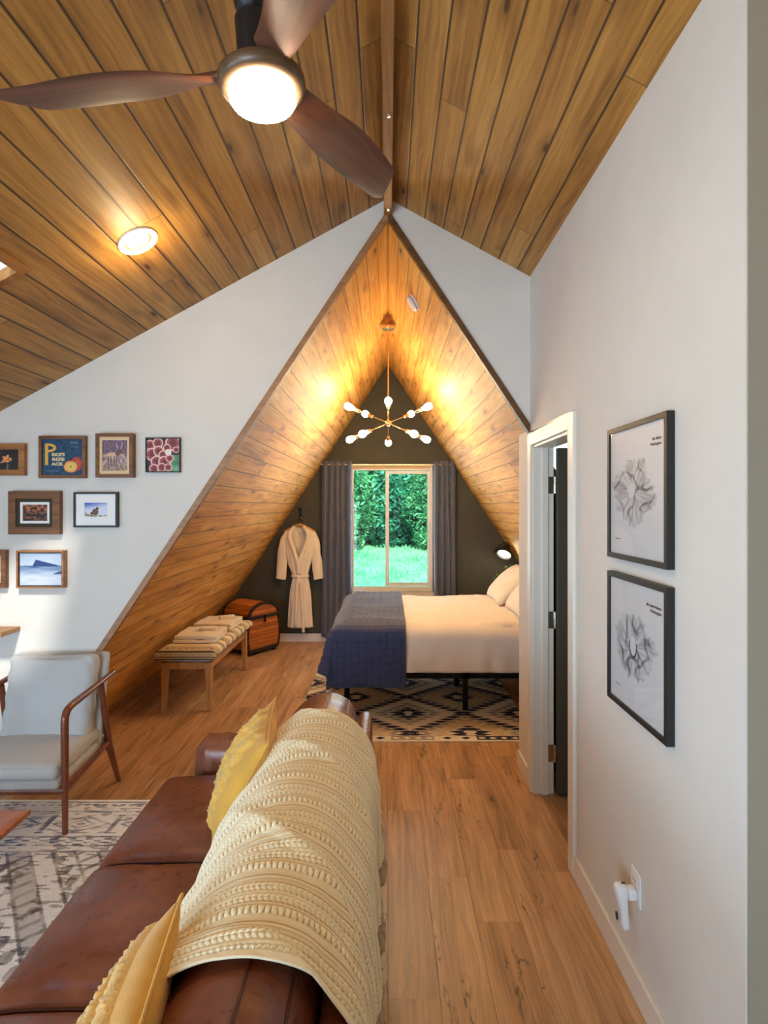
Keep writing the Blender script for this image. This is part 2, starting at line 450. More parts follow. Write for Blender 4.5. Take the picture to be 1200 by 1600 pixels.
def glassmat(name, fac=0.10, tint=(1, 1, 1, 1)):
    n = NT(name); t = n.n('ShaderNodeBsdfTransparent'); t.inputs[0].default_value = tint
    g = n.n('ShaderNodeBsdfGlossy'); g.inputs['Roughness'].default_value = 0.03
    fr = n.n('ShaderNodeFresnel'); fr.inputs[0].default_value = 1.45
    mx = n.n('ShaderNodeMixShader'); n.l(n.m('ADD', n.m('MULTIPLY', fr.outputs[0], 0.55), fac - 0.05 if fac > 0.05 else 0.0), mx.inputs[0])
    n.l(t.outputs[0], mx.inputs[1]); n.l(g.outputs[0], mx.inputs[2]); n.l(mx.outputs[0], n.out.inputs[0]); return n.mat
M['glass'] = glassmat('window_glass', 0.05)
M['pglass'] = glassmat('picture_glass', 0.07)
def leafmat():
    n = NT('bright_foliage'); g = n.n('ShaderNodeObjectInfo') if False else None
    at = n.n('ShaderNodeAttribute', attribute_name='Col'); n.l(at.outputs[0], n.b.inputs['Base Color'])
    n.set(Roughness=0.5); return n.mat
M['foliage'] = leafmat()
def grassmat():
    n = NT('bright_meadow'); v = n.obj(); f = n.noise(v, 1.3, 5.0, 0.7)
    n.l(n.ramp(f, [(0.35, rgb(110, 205, 150)), (0.6, rgb(165, 238, 185)), (0.75, rgb(205, 235, 205))]), n.b.inputs['Base Color'])
    n.set(Roughness=0.9); return n.mat
M['grass'] = grassmat()

# ------------------------------------------------------------------ setting
def slope_plane(name, mat, ridge, pitch, side, y0, y1, xfar, xnear=0.0, hole=None, parent=None):
    """roof slope; local x runs along the ridge (world Y), local y down the slope"""
    L = math.sqrt(1 + pitch * pitch)
    bm = newbm()
    s0, s1 = xnear * L, xfar * L
    def quad(a, b, c, d):
        vs = [bm.verts.new(p) for p in ((a, c, 0), (b, c, 0), (b, d, 0), (a, d, 0))]; bm.faces.new(vs)
    if hole:
        hx0, hx1, hy0, hy1 = hole
        hx0, hx1 = hx0 * L, hx1 * L
        quad(y0, y1, s0, hx0); quad(y0, y1, hx1, s1); quad(y0, hy0, hx0, hx1); quad(hy1, y1, hx0, hx1)
    else: quad(y0, y1, s0, s1)
    ex = Vector((0, 1, 0)); ey = Vector((side / L, 0, -pitch / L)); ez = ex.cross(ey)
    m = Matrix((ex, ey, ez)).transposed()
    o = struct(name, bm, mat, world=False, recalc=False)
    o.rotation_euler = m.to_euler(); o.location = (0, 0, ridge)
    return o
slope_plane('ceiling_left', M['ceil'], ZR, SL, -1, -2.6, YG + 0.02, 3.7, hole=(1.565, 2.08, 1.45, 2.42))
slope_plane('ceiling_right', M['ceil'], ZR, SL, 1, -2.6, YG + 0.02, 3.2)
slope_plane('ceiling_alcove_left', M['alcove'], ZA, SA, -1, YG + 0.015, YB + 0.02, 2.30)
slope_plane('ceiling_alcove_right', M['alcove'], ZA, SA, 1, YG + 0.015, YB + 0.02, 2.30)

bm = newbm(); grid(bm, 1, 1, lambda u, v: Vector((-2.6 + 10.0 * u, -4.0 + 7.6 * v, 0)))
fl = struct('floor', bm, M['floor'], world=False, recalc=False); fl.rotation_euler = (0, 0, PI / 2)

def wallpoly(bm, pts, axis, a, b):
    if axis == 'y': prism(bm, pts, lambda p, q: Vector((p, a, q)), lambda p, q: Vector((p, b, q)))
    else: prism(bm, pts, lambda p, q: Vector((a, p, q)), lambda p, q: Vector((b, p, q)))
zr = lambda x: ZR - SL * abs(x)
za = lambda x: ZA - SA * abs(x)
bm = newbm()
wallpoly(bm, [(-3.6, 0), (-ZA / SA, 0), (0, ZA), (0, ZR), (-3.6, zr(3.6))], 'y', YG, YG + 0.10)
wallpoly(bm, [(0, ZA), (XW, za(XW)), (XW, zr(XW)), (0, ZR)], 'y', YG, YG + 0.10)
struct('wall_gable', bm, M['wall'], smooth=False)
# brown edge boards around the triangular opening
L = math.sqrt(1 + SA * SA)
def rake(name, sgn, xend, mat):
    bm = newbm(); wd = 0.034
    dx, dz = wd * SA / L, wd / L
    pts = [(0, ZA + 0.028), (sgn * xend, za(xend) + 0.028), (sgn * (xend - dx), za(xend) + 0.028 - dz - 0.001), (0, ZA + 0.028 - wd * L / SA * SA)]
    pts[3] = (0, ZA + 0.028 - wd * L)
    pts[2] = (sgn * xend, za(xend) + 0.028 - wd * L)
    wallpoly(bm, pts, 'y', YG - 0.012, YG + 0.03); return struct(name, bm, mat, smooth=False)
# axis of grain follows the slope; fine at this width
rake('trim_1', -1, 2.27, M['shelf_and_lit_trim']); rake('trim_2', 1, 0.855, M['brown_trim'])  # left board coloured paler for the daylight on it, right board plain brown
# far bedroom wall with window opening
wx0, wx1, wz0, wz1 = -0.462, 0.560, 0.615, 2.205
bm = newbm()
xb = ZA / SA
zt = lambda x: za(x) + 0.01
wallpoly(bm, [(-xb, 0), (wx0, 0), (wx0, zt(wx0)), ], 'y', YB, YB + 0.14)
wallpoly(bm, [(wx1, 0), (xb, 0), (wx1, zt(wx1))], 'y', YB, YB + 0.14)
wallpoly(bm, [(wx0, 0), (wx1, 0), (wx1, wz0), (wx0, wz0)], 'y', YB, YB + 0.14)
wallpoly(bm, [(wx0, wz1), (wx1, wz1), (wx1, zt(wx1)), (0, ZA), (wx0, zt(wx0))], 'y', YB, YB + 0.14)
struct('wall_far', bm, M['dark'], smooth=False)
# right wall with doorway
bm = newbm()
dy0, dy1, dz1 = 2.688, 3.392, 2.045
X2 = XW + 0.115
for (a, b, c, d) in ((1.38, dy0, 0, 3.10), (dy0, dy1, dz1, 3.10), (dy1, YG + 0.1, 0, 3.10)):
    box(bm, XW, X2, a, b, c, d)
box(bm, XW, X2, YG + 0.1, 3.76, 0, za(XW) + 0.01)
struct('wall_right', bm, M['wall'], smooth=False)
bm = newbm(); box(bm, XW + 0.004, 3.2, 1.376, 1.40, 0, 3.3); struct('wall_right_return', bm, M['taupe'], smooth=False)
# closure: other walls of the house
bm = newbm(); wallpoly(bm, [(XW + 0.1, 0), (2.27, 0), (XW + 0.1, za(XW + 0.1))], 'y', 3.66, 3.76); struct('wall_partition', bm, M['dark'], smooth=False)
bm = newbm(); box(bm, 3.2, 3.3, -2.7, 3.6, 0, 3.4); struct('wall_east', bm, M['wall'], smooth=False)
bm = newbm(); box(bm, -3.7, -3.6, -2.7, 3.6, 0, 1.65); struct('wall_left', bm, M['wall'], smooth=False)
bm = newbm(); wallpoly(bm, [(-3.7, 0), (3.3, 0), (3.3, zr(3.3) + .05), (0, ZR + .05), (-3.7, zr(3.7) + .05)], 'y', -2.7, -2.6); struct('wall_behind', bm, M['wall'], smooth=False)
bm = newbm(); box(bm, X2, 2.4, 1.45, 3.66, 2.45, 2.5); struct('ceiling_bathroom', bm, M['wall'], smooth=False)
bm = newbm(); box(bm, 2.3, 2.4, 1.45, 3.66, 0, 2.45); struct('wall_bathroom', bm, M['wall'], smooth=False)

# baseboards
bm = newbm(); box(bm, XW - 0.014, XW, 1.38, 2.612, 0, 0.10); struct('baseboard_right', bm, M['trimw'], bevel=0.002)
bm = newbm(); box(bm, XW - 0.014, XW, YG, 3.76, 0, 0.10); struct('baseboard_right_end', bm, M['trimw'], bevel=0.002)
bm = newbm(); wallpoly(bm, [(-xb + 0.0, 0), (1.9, 0), (1.9, .10), (-xb + 0.066, 0.10)], 'y', YB - 0.015, YB); struct('baseboard_far', bm, M['trimw'], smooth=False)
bm = newbm(); box(bm, -3.6, -2.29, YG - 0.014, YG, 0, 0.10); struct('baseboard_gable', bm, M['trimw'], bevel=0.002)

# ridge beam with two bolts
t = thing('ridge_beam', 'narrow pine ridge beam running under the ceiling peak', 'beam', (0, 1.7, ZR - 0.09))
bar('timber', -0.024, 0.024, -2.5, YG - 0.002, ZR - 0.105, ZR - 0.006, M['beam'], t)
for yy in (2.58, 3.40):
    bm = newbm(); lathe(bm, [(0, -0.006), (0.009, -0.005), (0.011, 0.0), (0, 0)], 12, c=(0.004, yy, ZR - 0.105)); obj('bolt', bm, M['chrome'], t)

# skylight
t = thing('window_2', 'skylight in the left slope of the plank ceiling', 'skylight', (-1.8, 1.93, zr(1.8)))
t['kind'] = 'structure'
def onroof(x, y, up=0.0):
    Ls = math.sqrt(1 + SL * SL); return Vector((-x - up * SL / Ls, y, zr(x) + up / Ls))
bm = newbm()
hx = (1.565, 2.08); hy = (1.45, 2.42)
def strip(bm, a, b, c, d): bm.faces.new([bm.verts.new(p) for p in (a, b, c, d)])
for (xa, ya, xc, yc) in ((hx[0], hy[0], hx[0], hy[1]), (hx[0], hy[1], hx[1], hy[1]), (hx[1], hy[1], hx[1], hy[0]), (hx[1], hy[0], hx[0], hy[0])):
    strip(bm, onroof(xa, ya, 0), onroof(xc, yc, 0), onroof(xc, yc, 0.03), onroof(xa, ya, 0.03))
obj('shaft', bm, M['beam'], t, smooth=False)
bm = newbm(); e = 0.035
for (xa, xc, ya, yc) in ((hx[0] - e, hx[0], hy[0] - e, hy[1] + e), (hx[1], hx[1] + e, hy[0] - e, hy[1] + e), (hx[0], hx[1], hy[1], hy[1] + e), (hx[0], hx[1], hy[0] - e, hy[0])):
    vs = []
    for up in (-0.012, 0.0):
        for (x, y) in ((xa, ya), (xc, ya), (xc, yc), (xa, yc)): vs.append(bm.verts.new(onroof(x, y, up)))
    for f in ((0, 3, 2, 1), (4, 5, 6, 7), (0, 1, 5, 4), (1, 2, 6, 5), (2, 3, 7, 6), (3, 0, 4, 7)): bm.faces.new([vs[i] for i in f])
obj('casing', bm, M['beam'], t, smooth=False)
bm = newbm(); strip(bm, onroof(hx[0], hy[0], .028), onroof(hx[1], hy[0], .028), onroof(hx[1], hy[1], .028), onroof(hx[0], hy[1], .028)); obj('pane', bm, M['glass'], t, smooth=False)

# window in far wall
t = thing('window_1', 'white sliding window in the far charcoal wall', 'window', (0.05, YB, wz0)); t['kind'] = 'structure'
bm = newbm(); fy0, fy1 = YB + 0.01, YB + 0.09; fw = 0.035
for (a, b, c, d) in ((wx0, wx0 + fw, wz0, wz1), (wx1 - fw, wx1, wz0, wz1), (wx0 + fw + .0005, wx1 - fw - .0005, wz0, wz0 + 0.06), (wx0 + fw + .0005, wx1 - fw - .0005, wz1 - 0.075, wz1)):
    box(bm, a, b, fy0, fy1, c, d)
obj('window_frame', bm, M['vinyl'], t, smooth=False, bevel=0.003)
bm = newbm(); sx0, sx1, sz0, sz1 = -0.03, wx1 - fw, wz0 + 0.07, wz1 - 0.08
for (a, b, c, d) in ((sx0, sx0 + 0.045, sz0, sz1), (sx1 - 0.03, sx1, sz0, sz1), (sx0 + .0455, sx1 - .0305, sz0, sz0 + 0.04), (sx0 + .0455, sx1 - .0305, sz1 - 0.04, sz1)):
    box(bm, a, b, YB + 0.03, YB + 0.07, c, d)
o = obj('sliding_sash', bm, M['vinyl'], t, smooth=False, bevel=0.003)
bar('sash_pane', sx0 + 0.03, sx1 - 0.03, YB + 0.048, YB + 0.052, sz0 + .03, sz1 - .03, M['glass'], o, bevel=0)
bar('fixed_pane', wx0 + 0.03, sx0 + 0.02, YB + 0.074, YB + 0.078, wz0 + .05, wz1 - .07, M['glass'], t, bevel=0)
bar('window_sill', wx0 - 0.03, wx1 + 0.03, YB - 0.03, YB + 0.02, wz0 - 0.045, wz0 - 0.001, M['trimw'], t)
bar('roller_shade', wx0 + .02, wx1 - .02, YB + 0.004, YB + 0.03, wz1 - 0.06, wz1 - 0.004, M['cream_mat'], t, bevel=0.01)

# doorway: casing, jamb, door leaf
bm = newbm(); cw = 0.076; ct = 0.018
box(bm, XW - ct, XW, dy0 - cw, dy0, 0, dz1 + cw); box(bm, XW - ct, XW, dy1, dy1 + cw, 0, dz1 + cw); box(bm, XW - ct, XW, dy0, dy1, dz1, dz1 + cw)
struct('trim_3', bm, M['trimw'], bevel=0.004, smooth=False)
bm = newbm()
box(bm, XW - 0.004, X2, dy1 - 0.016, dy1 + 0.002, 0, dz1); box(bm, XW - 0.004, X2, dy0 - 0.002, dy0 + 0.016, 0, dz1); box(bm, XW - 0.004, X2, dy0, dy1, dz1 - 0.016, dz1)
box(bm, XW + 0.045, XW + 0.08, dy1 - 0.028, dy1 - 0.015, 0, dz1 - .016)
struct('trim_4', bm, M['trimw'], bevel=0.002, smooth=False)
t = thing('door_1', 'dark olive-brown door standing open in the white doorway', 'door', (X2 + 0.01, dy1 - 0.04, 0)); t['kind'] = 'structure'
dm = pm('dark_door_paint', rgb(70, 63, 48), 0.5, var=0.05)
bar('door_leaf', X2 + 0.012, X2 + 0.70, dy1 - 0.052, dy1 - 0.014, 0.012, 2.025, dm, t)
for hz in (0.24, 1.02, 1.81):
    bm = newbm(); box(bm, X2 - 0.036, X2 + 0.004, dy1 - 0.0205, dy1 - 0.0155, hz - 0.05, hz + 0.05)
    tube(bm, [(X2 + 0.006, dy1 - 0.024, hz - 0.05), (X2 + 0.006, dy1 - 0.024, hz + 0.05)], 0.007, 8)
    obj('hinge', bm, M['chrome'], t, bevel=0.001)
bm = newbm(); lathe(bm, [(0, 0), (0.03, 0), (0.03, 0.01), (0.012, 0.015), (0.012, 0.04), (0.028, 0.05), (0.03, 0.065), (0, 0.075)], 16, mtx=Matrix.Rotation(PI / 2, 4, 'X'), c=(X2 + 0.63, dy1 - 0.052, 0.95)); obj('door_knob', bm, M['black'], t)

# ------------------------------------------------------------------ outdoors
bm = newbm()
gz = lambda x, y: -0.55 + (y - 7.3) * 0.215 + 0.05 * ns(x, y, 0, 1.1)
grid(bm, 24, 24, lambda u, v: Vector((-7 + 14 * u, 7.35 + 11 * v, gz(-7 + 14 * u, 7.35 + 11 * v))))
o = struct('ground', bm, M['grass'])
bm = newbm(); rr = random.Random(3)
for k in range(9000):
    x, y = rr.uniform(-2.5, 3), rr.uniform(7.8, 13.4); z = gz(x, y); h = rr.uniform(.03, .11); a = rr.uniform(0, PI); q = .02
    dx, dy = math.cos(a) * q, math.sin(a) * q
    bm.faces.new([bm.verts.new(p) for p in ((x - dx, y - dy, z - .02), (x + dx, y + dy, z - .02), (x + rr.uniform(-.06, .06), y + rr.uniform(-.06, .06), z + h))])
tag(obj('meadow_grass', bm, M['grass'], smooth=False, recalc=False, weld=False), 'bright green meadow grass outside the window', 'grass', kind='stuff')
def foliage_obj(name, parent, c, rad, n, pal, size, rr):
    bm = newbm(); cols = []
    for k in range(n):
        while True:
            p = Vector((rr.uniform(-1, 1), rr.uniform(-1, 1), rr.uniform(-1, 1)))
            if p.length < 1: break
        p = p.normalized() * (p.length ** 0.35)
        q = Vector((p.x * rad[0], p.y * rad[1], p.z * rad[2])) * (0.8 + 0.3 * ns(p.x, p.y, p.z, 2.3) + .15) + Vector(c)
        a = Euler((rr.uniform(-.9, .9), rr.uniform(-.9, .9), rr.uniform(0, 6.28))).to_matrix(); s = size * rr.uniform(.6, 1.3)
        pts = [(-1, 0, 0), (-.35, -.42, .08), (.5, -.3, .05), (1.1, 0, -.1), (.5, .3, .05), (-.35, .42, .08)]
        bm.faces.new([bm.verts.new(q + a @ Vector(v) * s) for v in pts])
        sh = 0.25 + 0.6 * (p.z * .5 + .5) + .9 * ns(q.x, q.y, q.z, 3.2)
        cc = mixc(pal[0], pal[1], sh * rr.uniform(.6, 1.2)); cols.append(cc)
    o = obj(name, bm, M['foliage'], parent, smooth=False, recalc=False, weld=False)
    at = o.data.color_attributes.new('Col', 'FLOAT_COLOR', 'CORNER'); d = []
    for c_ in cols: d += list(c_) * 6
    at.data.foreach_set('color', d); return o
rr = random.Random(11)
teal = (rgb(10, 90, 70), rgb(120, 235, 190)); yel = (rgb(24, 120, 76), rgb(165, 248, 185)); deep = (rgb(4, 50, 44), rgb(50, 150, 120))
shr = [(-1.1, 13.2, 1.0, 1.5, yel, 'broad yellow-green shrub at the left of the window view'), (0.15, 13.6, 1.15, 1.2, teal, 'teal green shrub behind the window meeting rail'),
       (1.25, 13.2, 0.95, 1.25, yel, 'low green shrub at the right of the window view')]
for (x, y, rx, rz, pal, lab) in shr:
    t = thing('shrub', lab, 'shrub', (x, y, gz(x, y)), group='shrubs outside the window')
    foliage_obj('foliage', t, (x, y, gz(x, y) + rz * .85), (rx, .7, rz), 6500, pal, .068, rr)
    bm = newbm(); tube(bm, [(x, y, gz(x, y) - .05), (x + .03, y, gz(x, y) + rz)], [.04, .02], 8); obj('stem', bm, M['bark'], t)
trs = [(-1.3, 15.4, .12, teal, 'leafy tree standing behind the left shrub'), (0.33, 15.0, .10, deep, 'pale-trunked tree seen through the right pane'), (1.15, 14.8, .13, deep, 'pale-trunked tree at the right edge of the window'),
       (2.6, 15.6, .12, teal, 'leafy tree far to the right outside'), (-2.9, 15.6, .12, deep, 'leafy tree far to the left outside')]
for (x, y, r, pal, lab) in trs:
    t = thing('tree', lab, 'tree', (x, y, gz(x, y)), group='trees behind the shrubs')
    bm = newbm(); tube(bm, [(x, y, gz(x, y) - .1), (x + .04, y, 2.4), (x - .03, y, 6)], [r, r * .85, r * .5], 12); obj('trunk', bm, M['bark'], t)
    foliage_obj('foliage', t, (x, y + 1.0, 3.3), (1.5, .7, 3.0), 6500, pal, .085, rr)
# ------------------------------------------------------------------ sofa
def leather_disp(amp, sc, seed):
    def f(p, a, b, d):
        q = Vector((p.x * sc + seed, p.y * sc * 1.4, p.z * sc))
        n1 = noise.noise(q) + 0.5 * noise.noise(q * 2.7)
        return p + Vector((0.3, 0.3, 1.0)) * (n1 * amp)
    return f
sofa = thing('leather_sofa', 'brown leather sofa seen from behind under a cream knitted throw', 'sofa', (-0.58, 1.78, 0))
SY0, SY1 = 0.66, 2.80
seams = [0.82, 1.445, 2.035, 2.70]
bm = newbm(); rbox(bm, (-0.62, (SY0 + SY1) / 2, 0.20), (0.42, (SY1 - SY0) / 2 - 0.02, 0.12), 0.03, 8); obj('base', bm, M['leather'], sofa)
for k in range(3):
    a, b = seams[k], seams[k + 1]
    bm = newbm(); h = 0.10
    def dsp(p, s, t_, d, k=k):
        q = Vector((p.x * 5 + k * 3.1, p.y * 7, p.z * 5)); w = noise.noise(q) * 0.006 + noise.noise(q * 3.1) * 0.0025
        # creases gathering towards the back rest
        cr = math.sin(p.y * 46 + 3 * noise.noise(q * .8)) * 0.0035 * sstep(0.0, 0.9, s)
        p = p + Vector((0.2, 0, 1.0)) * (w + cr)
        if s < -0.5: p.z -= (abs(s) - .5) * 0.035
        return p
    rbox(bm, ((-1.045 - 0.47) / 2, (a + b) / 2, 0.345), ((1.045 - 0.47) / 2, (b - a) / 2 + 0.002, h), 0.055, 22, disp=dsp, puff=(0.0, 0.008, 0.026))
    o = obj('seat_cushion', bm, M['leather'], sofa, angle=1.2)
    bm = newbm(); yy = b if k < 2 else a
    pts = [(-1.035, yy, 0.25), (-1.048, yy, 0.33), (-1.02, yy, 0.395), (-0.96, yy, 0.418), (-0.80, yy, 0.425), (-0.55, yy, 0.425)]
    tube(bm, smoothpts(pts, 5), 0.006, 6); obj('piping', bm, M['stitch'], o)
# back cushions: a puffy profile swept along the sofa
BP = [(-0.53, 0.36), (-0.545, 0.46), (-0.52, 0.57), (-0.47, 0.675), (-0.405, 0.755), (-0.33, 0.80), (-0.25, 0.808), (-0.18, 0.775), (-0.145, 0.70), (-0.14, 0.55), (-0.15, 0.42), (-0.30, 0.36)]
BPs = [Vector((p.x, p.y)) for p in smoothpts([(a, b, 0) for a, b in BP], 5)]
BC = Vector((-0.33, 0.56))
bseams = [0.80, 1.48, 2.10, 2.745]
for k in range(3):
    a, b = bseams[k], bseams[k + 1]; n = len(BPs)
    def fb(u, v, a=a, b=b, k=k):
        e = math.sin((u - .5) * PI) * .5 + .5
        y = a + (b - a) * e; j = min(n - 1, int(round(v * n)))
        p = BPs[j % n]; ed = min(e, 1 - e) * (b - a)
        s = 0.02 + 0.98 * math.sqrt(max(0.0, 1 - (1 - min(1, ed / 0.05)) ** 2)) if ed < 0.05 else 1.0
        s *= 0.985 + 0.015 * math.sin(PI * e)
        if u in (0.0, 1.0): s = 0.90
        else: s = 0.90 + 0.10 * s
        q = BC + (p - BC) * s
        w = 0.006 * ns(q.x * 6, y * 9, q.y * 6 + k) + 0.003 * ns(q.x * 16, y * 22, q.y * 16)
        d = (p - BC).normalized() * w
        return Vector((q.x + d.x, y, q.y + d.y))
    bm = newbm(); g = grid(bm, 26, n, fb, closev=True)
    bm.faces.new(g[0]); bm.faces.new(g[-1][::-1])
    o = obj('back_cushion', bm, M['leather'], sofa, angle=1.0)
    for j in (29, 35):
        p = BPs[j]; bm = newbm()
        pts = []
        for i in range(27):
            v = fb(i / 26, j / n); pts.append(v + Vector((0, 0, 0.001)))
        tube(bm, pts[1:-1], 0.0032, 6); obj('seam', bm, M['stitch'], o)
# outer back panel and arms
bm = newbm(); rbox(bm, (-0.105, (SY0 + SY1) / 2, 0.38), (0.032, (SY1 - SY0) / 2, 0.32), 0.028, 12, disp=lambda p, a, b, d: p + Vector((0.004 * ns(p.y * 8, p.z * 8), 0, 0)))
obj('back_panel', bm, M['leather'], sofa, angle=1.0)
for (yc, nm) in ((2.80, 1), (0.70, 0)):
    bm = newbm()
    def da(p, a, b, d):
        # gathered vertical folds on the arm front
        f = 0.006 * math.sin(p.x * 70 + 2 * ns(p.x, p.z, 0, 9)) * (0.5 + .5 * d)
        return p + Vector((0, -f if b < 0 else f, f * .5))
    rbox(bm, (-0.53, yc, 0.33), (0.385, 0.09, 0.25), 0.08, 22, disp=da, puff=(0.02, 0.0, 0.0)); obj('arm', bm, M['leather'], sofa, angle=1.1)
for (x, y) in ((-0.98, 0.74), (-0.98, 2.74), (-0.16, 0.74), (-0.16, 2.74)):
    bm = newbm(); tube(bm, [(x, y, 0.012 if x < -.5 else 0.0), (x, y, 0.10)], [0.02, 0.03], 12); obj('leg', bm, M['walnut'], sofa)

# ------------------------------------------------------------------ knitted throw over the sofa back
TP = [(-0.60, 0.475), (-0.585, 0.53), (-0.555, 0.60), (-0.50, 0.69), (-0.43, 0.775), (-0.345, 0.826), (-0.25, 0.835), (-0.165, 0.805), (-0.105, 0.745), (-0.062, 0.675), (-0.046, 0.59), (-0.040, 0.48), (-0.036, 0.37)]
TPs = smoothpts([(a, 0, b) for a, b in TP], 24)
cum = [0.0]
for i in range(1, len(TPs)): cum.append(cum[-1] + (TPs[i] - TPs[i - 1]).length)
TL = cum[-1]
def tprof(s):
    s = max(0.0, min(TL, s)); lo, hi = 0, len(cum) - 1
    while hi - lo > 1:
        m_ = (lo + hi) // 2
        if cum[m_] <= s: lo = m_
        else: hi = m_
    f = (s - cum[lo]) / max(1e-9, cum[hi] - cum[lo])
    p = TPs[lo].lerp(TPs[hi], f); t = (TPs[hi] - TPs[lo]).normalized()
    return p, Vector((-t.z, 0, t.x))
TY0, TY1 = 1.09, 2.40
def knit_h(y, s):
    per = 0.15; k = y / per; f = k - math.floor(k)
    def band(c, w): return max(0.0, 1 - ((f - c) / w) ** 2)
    h = 0.0
    bl = band(0.14, 0.066)       # blocks
    if bl > 0: h += bl ** .35 * (0.5 + 0.5 * math.tanh(2.5 * math.sin(s * 2 * PI / 0.0145 + (f - .14) * 10)))
    for c, sg in ((0.35, 1), (0.41, -1), (0.60, 1), (0.66, -1)):   # pairs of opposed twisted cords
        rp = band(c, 0.030)
        if rp > 0: h += math.sqrt(rp) * (0.60 + 0.40 * math.sin(s * 2 * PI / 0.0135 + sg * (f - c) * 70))
    for c in (0.265, 0.50, 0.76, 0.84, 0.93):
        rp = band(c, 0.016)
        if rp > 0: h += 0.5 * math.sqrt(rp)
    return h
NU, NV = 620, 330
bm = newbm(); hs = []
def ft(u, v):
    y0 = TY0 + (TY1 - TY0) * u; s = TL * v
    p, nrm = tprof(s)
    hw = 0.014 * ns(y0 * 3.2 + v * 3, v * 4.0, 1.7) + 0.010 * ns(y0 * 8 + v * 5, v * 3, 4.1) + .012 * max(0, 1 - abs(ns(y0 * 2.6 + v * 2.2, v * 1.8, 9.3)) * 7) * math.sin(PI * v)
    ywarp = y0 + 0.014 * ns(y0 * 2.6, v * 2.4, 8.0) + 0.02 * (v - 0.45) * (0.5 - u) + 0.03 * (1 - u) * (0.5 - v)
    edge = min(u, 1 - u) * (TY1 - TY0)
    h = knit_h(y0, s) * (1 if edge > 0.022 else 0)
    hs.append(h)
    drop = 0.0
    out = 0.010 * math.sin(y0 * 21) * sstep(0.7, 1.0, v) + 0.008 * math.sin(y0 * 13 + 1) * sstep(0.25, 0.0, v)
    p = p + nrm * (max(-0.004, hw + out) - 0.004 + 0.0058 * h)
    return Vector((p.x, ywarp, p.z))
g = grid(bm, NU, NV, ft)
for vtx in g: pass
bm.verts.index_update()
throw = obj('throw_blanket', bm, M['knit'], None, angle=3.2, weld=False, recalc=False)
me = throw.data; at = me.color_attributes.new('Col', 'FLOAT_COLOR', 'POINT')
c0, c1 = rgb(190, 142, 54), rgb(255, 244, 208); data = []  # mustard is the shade in the knit's recesses, painted into its colour
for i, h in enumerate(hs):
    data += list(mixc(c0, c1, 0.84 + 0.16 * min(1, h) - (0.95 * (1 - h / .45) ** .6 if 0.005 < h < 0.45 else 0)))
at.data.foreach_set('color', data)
tag(throw, 'cream knitted throw draped over the sofa back', 'throw')
md = throw.modifiers.new('Solidify', 'SOLIDIFY'); md.thickness = 0.005; md.offset = -1
# tassels along the rear hem
first = None
for k in range(38):
    yy = TY0 + 0.02 + k * 0.0345
    p, _ = tprof(TL)
    x = p.x + 0.010 * math.sin(yy * 21) + .003
    if first is None:
        bm = newbm()
        prof = [(0, 0.004), (0.006, 0.0), (0.009, -0.010), (0.006, -0.018), (0.013, -0.030), (0.017, -0.046), (0.014, -0.062), (0.006, -0.072), (0, -0.074)]
        lathe(bm, prof, 12); bmesh.ops.recalc_face_normals(bm, faces=bm.faces)
        first = obj('tassel', bm, pm('cream_tassel', rgb(196, 176, 146), 0.95, bump=0.8, bs=200), throw, world=False)
        o = first
    else:
        o = first.copy(); COL.objects.link(o); o.parent = throw
    o.location = (x, yy, p.z + 0.004); o.rotation_euler = (R.uniform(-.15, .15), R.uniform(-.1, .1), R.uniform(0, 6))
    s = R.uniform(.9, 1.2); o.scale = (s, s, s)

# ------------------------------------------------------------------ mustard pillows
def pillow(name, label, loc, rot, size, th, rows, flip=False):
    t = thing(name, label, 'pillow', loc, rot=rot, group='mustard pillows on the sofa')
    def shape(a, b, side):
        k = (1 - abs(a) ** 2.3) * (1 - abs(b) ** 2.3)
        pinch = 1 - 0.07 * (1 - abs(a) ** 2) - 0.0
        x = a * size / 2 * (1 - 0.06 * (1 - b * b)); y = b * size / 2 * (1 - 0.06 * (1 - a * a))
        z = side * (th / 2) * max(0.0, k) ** 0.55 + 0.004 * k * ns(a * 3, b * 3, side) if k > 0 else 0.0
        return Vector((x, y, z))
    bm = newbm()
    grid(bm, 30, 30, lambda u, v: shape(-1 + 2 * u, -1 + 2 * v, 1)); grid(bm, 30, 30, lambda u, v: shape(-1 + 2 * u, -1 + 2 * v, -1))
    bmesh.ops.remove_doubles(bm, verts=bm.verts, dist=0.0004)
    obj('cover', bm, M['yellow'], t, world=False, angle=2.0)
    for (c, wd, style) in rows:
        bm = newbm()
        def fr(u, v):
            b = -0.97 + 1.94 * u; ph = v * 2 - 1
            off = 0.0
            if style == 'wave': off = 0.045 * math.sin(u * 2 * PI * 6)
            a = c + off + ph * wd
            a = max(-.98, min(.98, a)); p = shape(b, a, 1) if flip else shape(a, b, 1)
            hgt = 0.017 * math.sqrt(max(0, 1 - ph * ph)) * (0.7 + 0.6 * abs(ns(u * 60, v * 7, c * 9)))
            if style == 'wave': hgt *= 1.5
            return p + Vector((0, 0, hgt * sstep(0, .05, min(u, 1 - u)) - 0.001))
        grid(bm, 120, 8, fr); obj('tufted_row', bm, M['tuft'], t, world=False, angle=2.5)
    bm = newbm()
    pts = []
    for k in range(4):
        for j in range(12):
            q = -1 + 2 * j / 12; a, b = [(q, -1), (1, q), (-q, 1), (-1, -q)][k]; pts.append(shape(a, b, 0))
    pts.append(pts[0]); tube(bm, pts, 0.004, 6); obj('seam', bm, M['yellow'], t, world=False)
    return t
def lookrot(nrm, up_hint):
    z = Vector(nrm).normalized(); y = Vector(up_hint); y = (y - z * y.dot(z)).normalized(); x = y.cross(z)
    return Matrix((x, y, z)).transposed().to_euler()
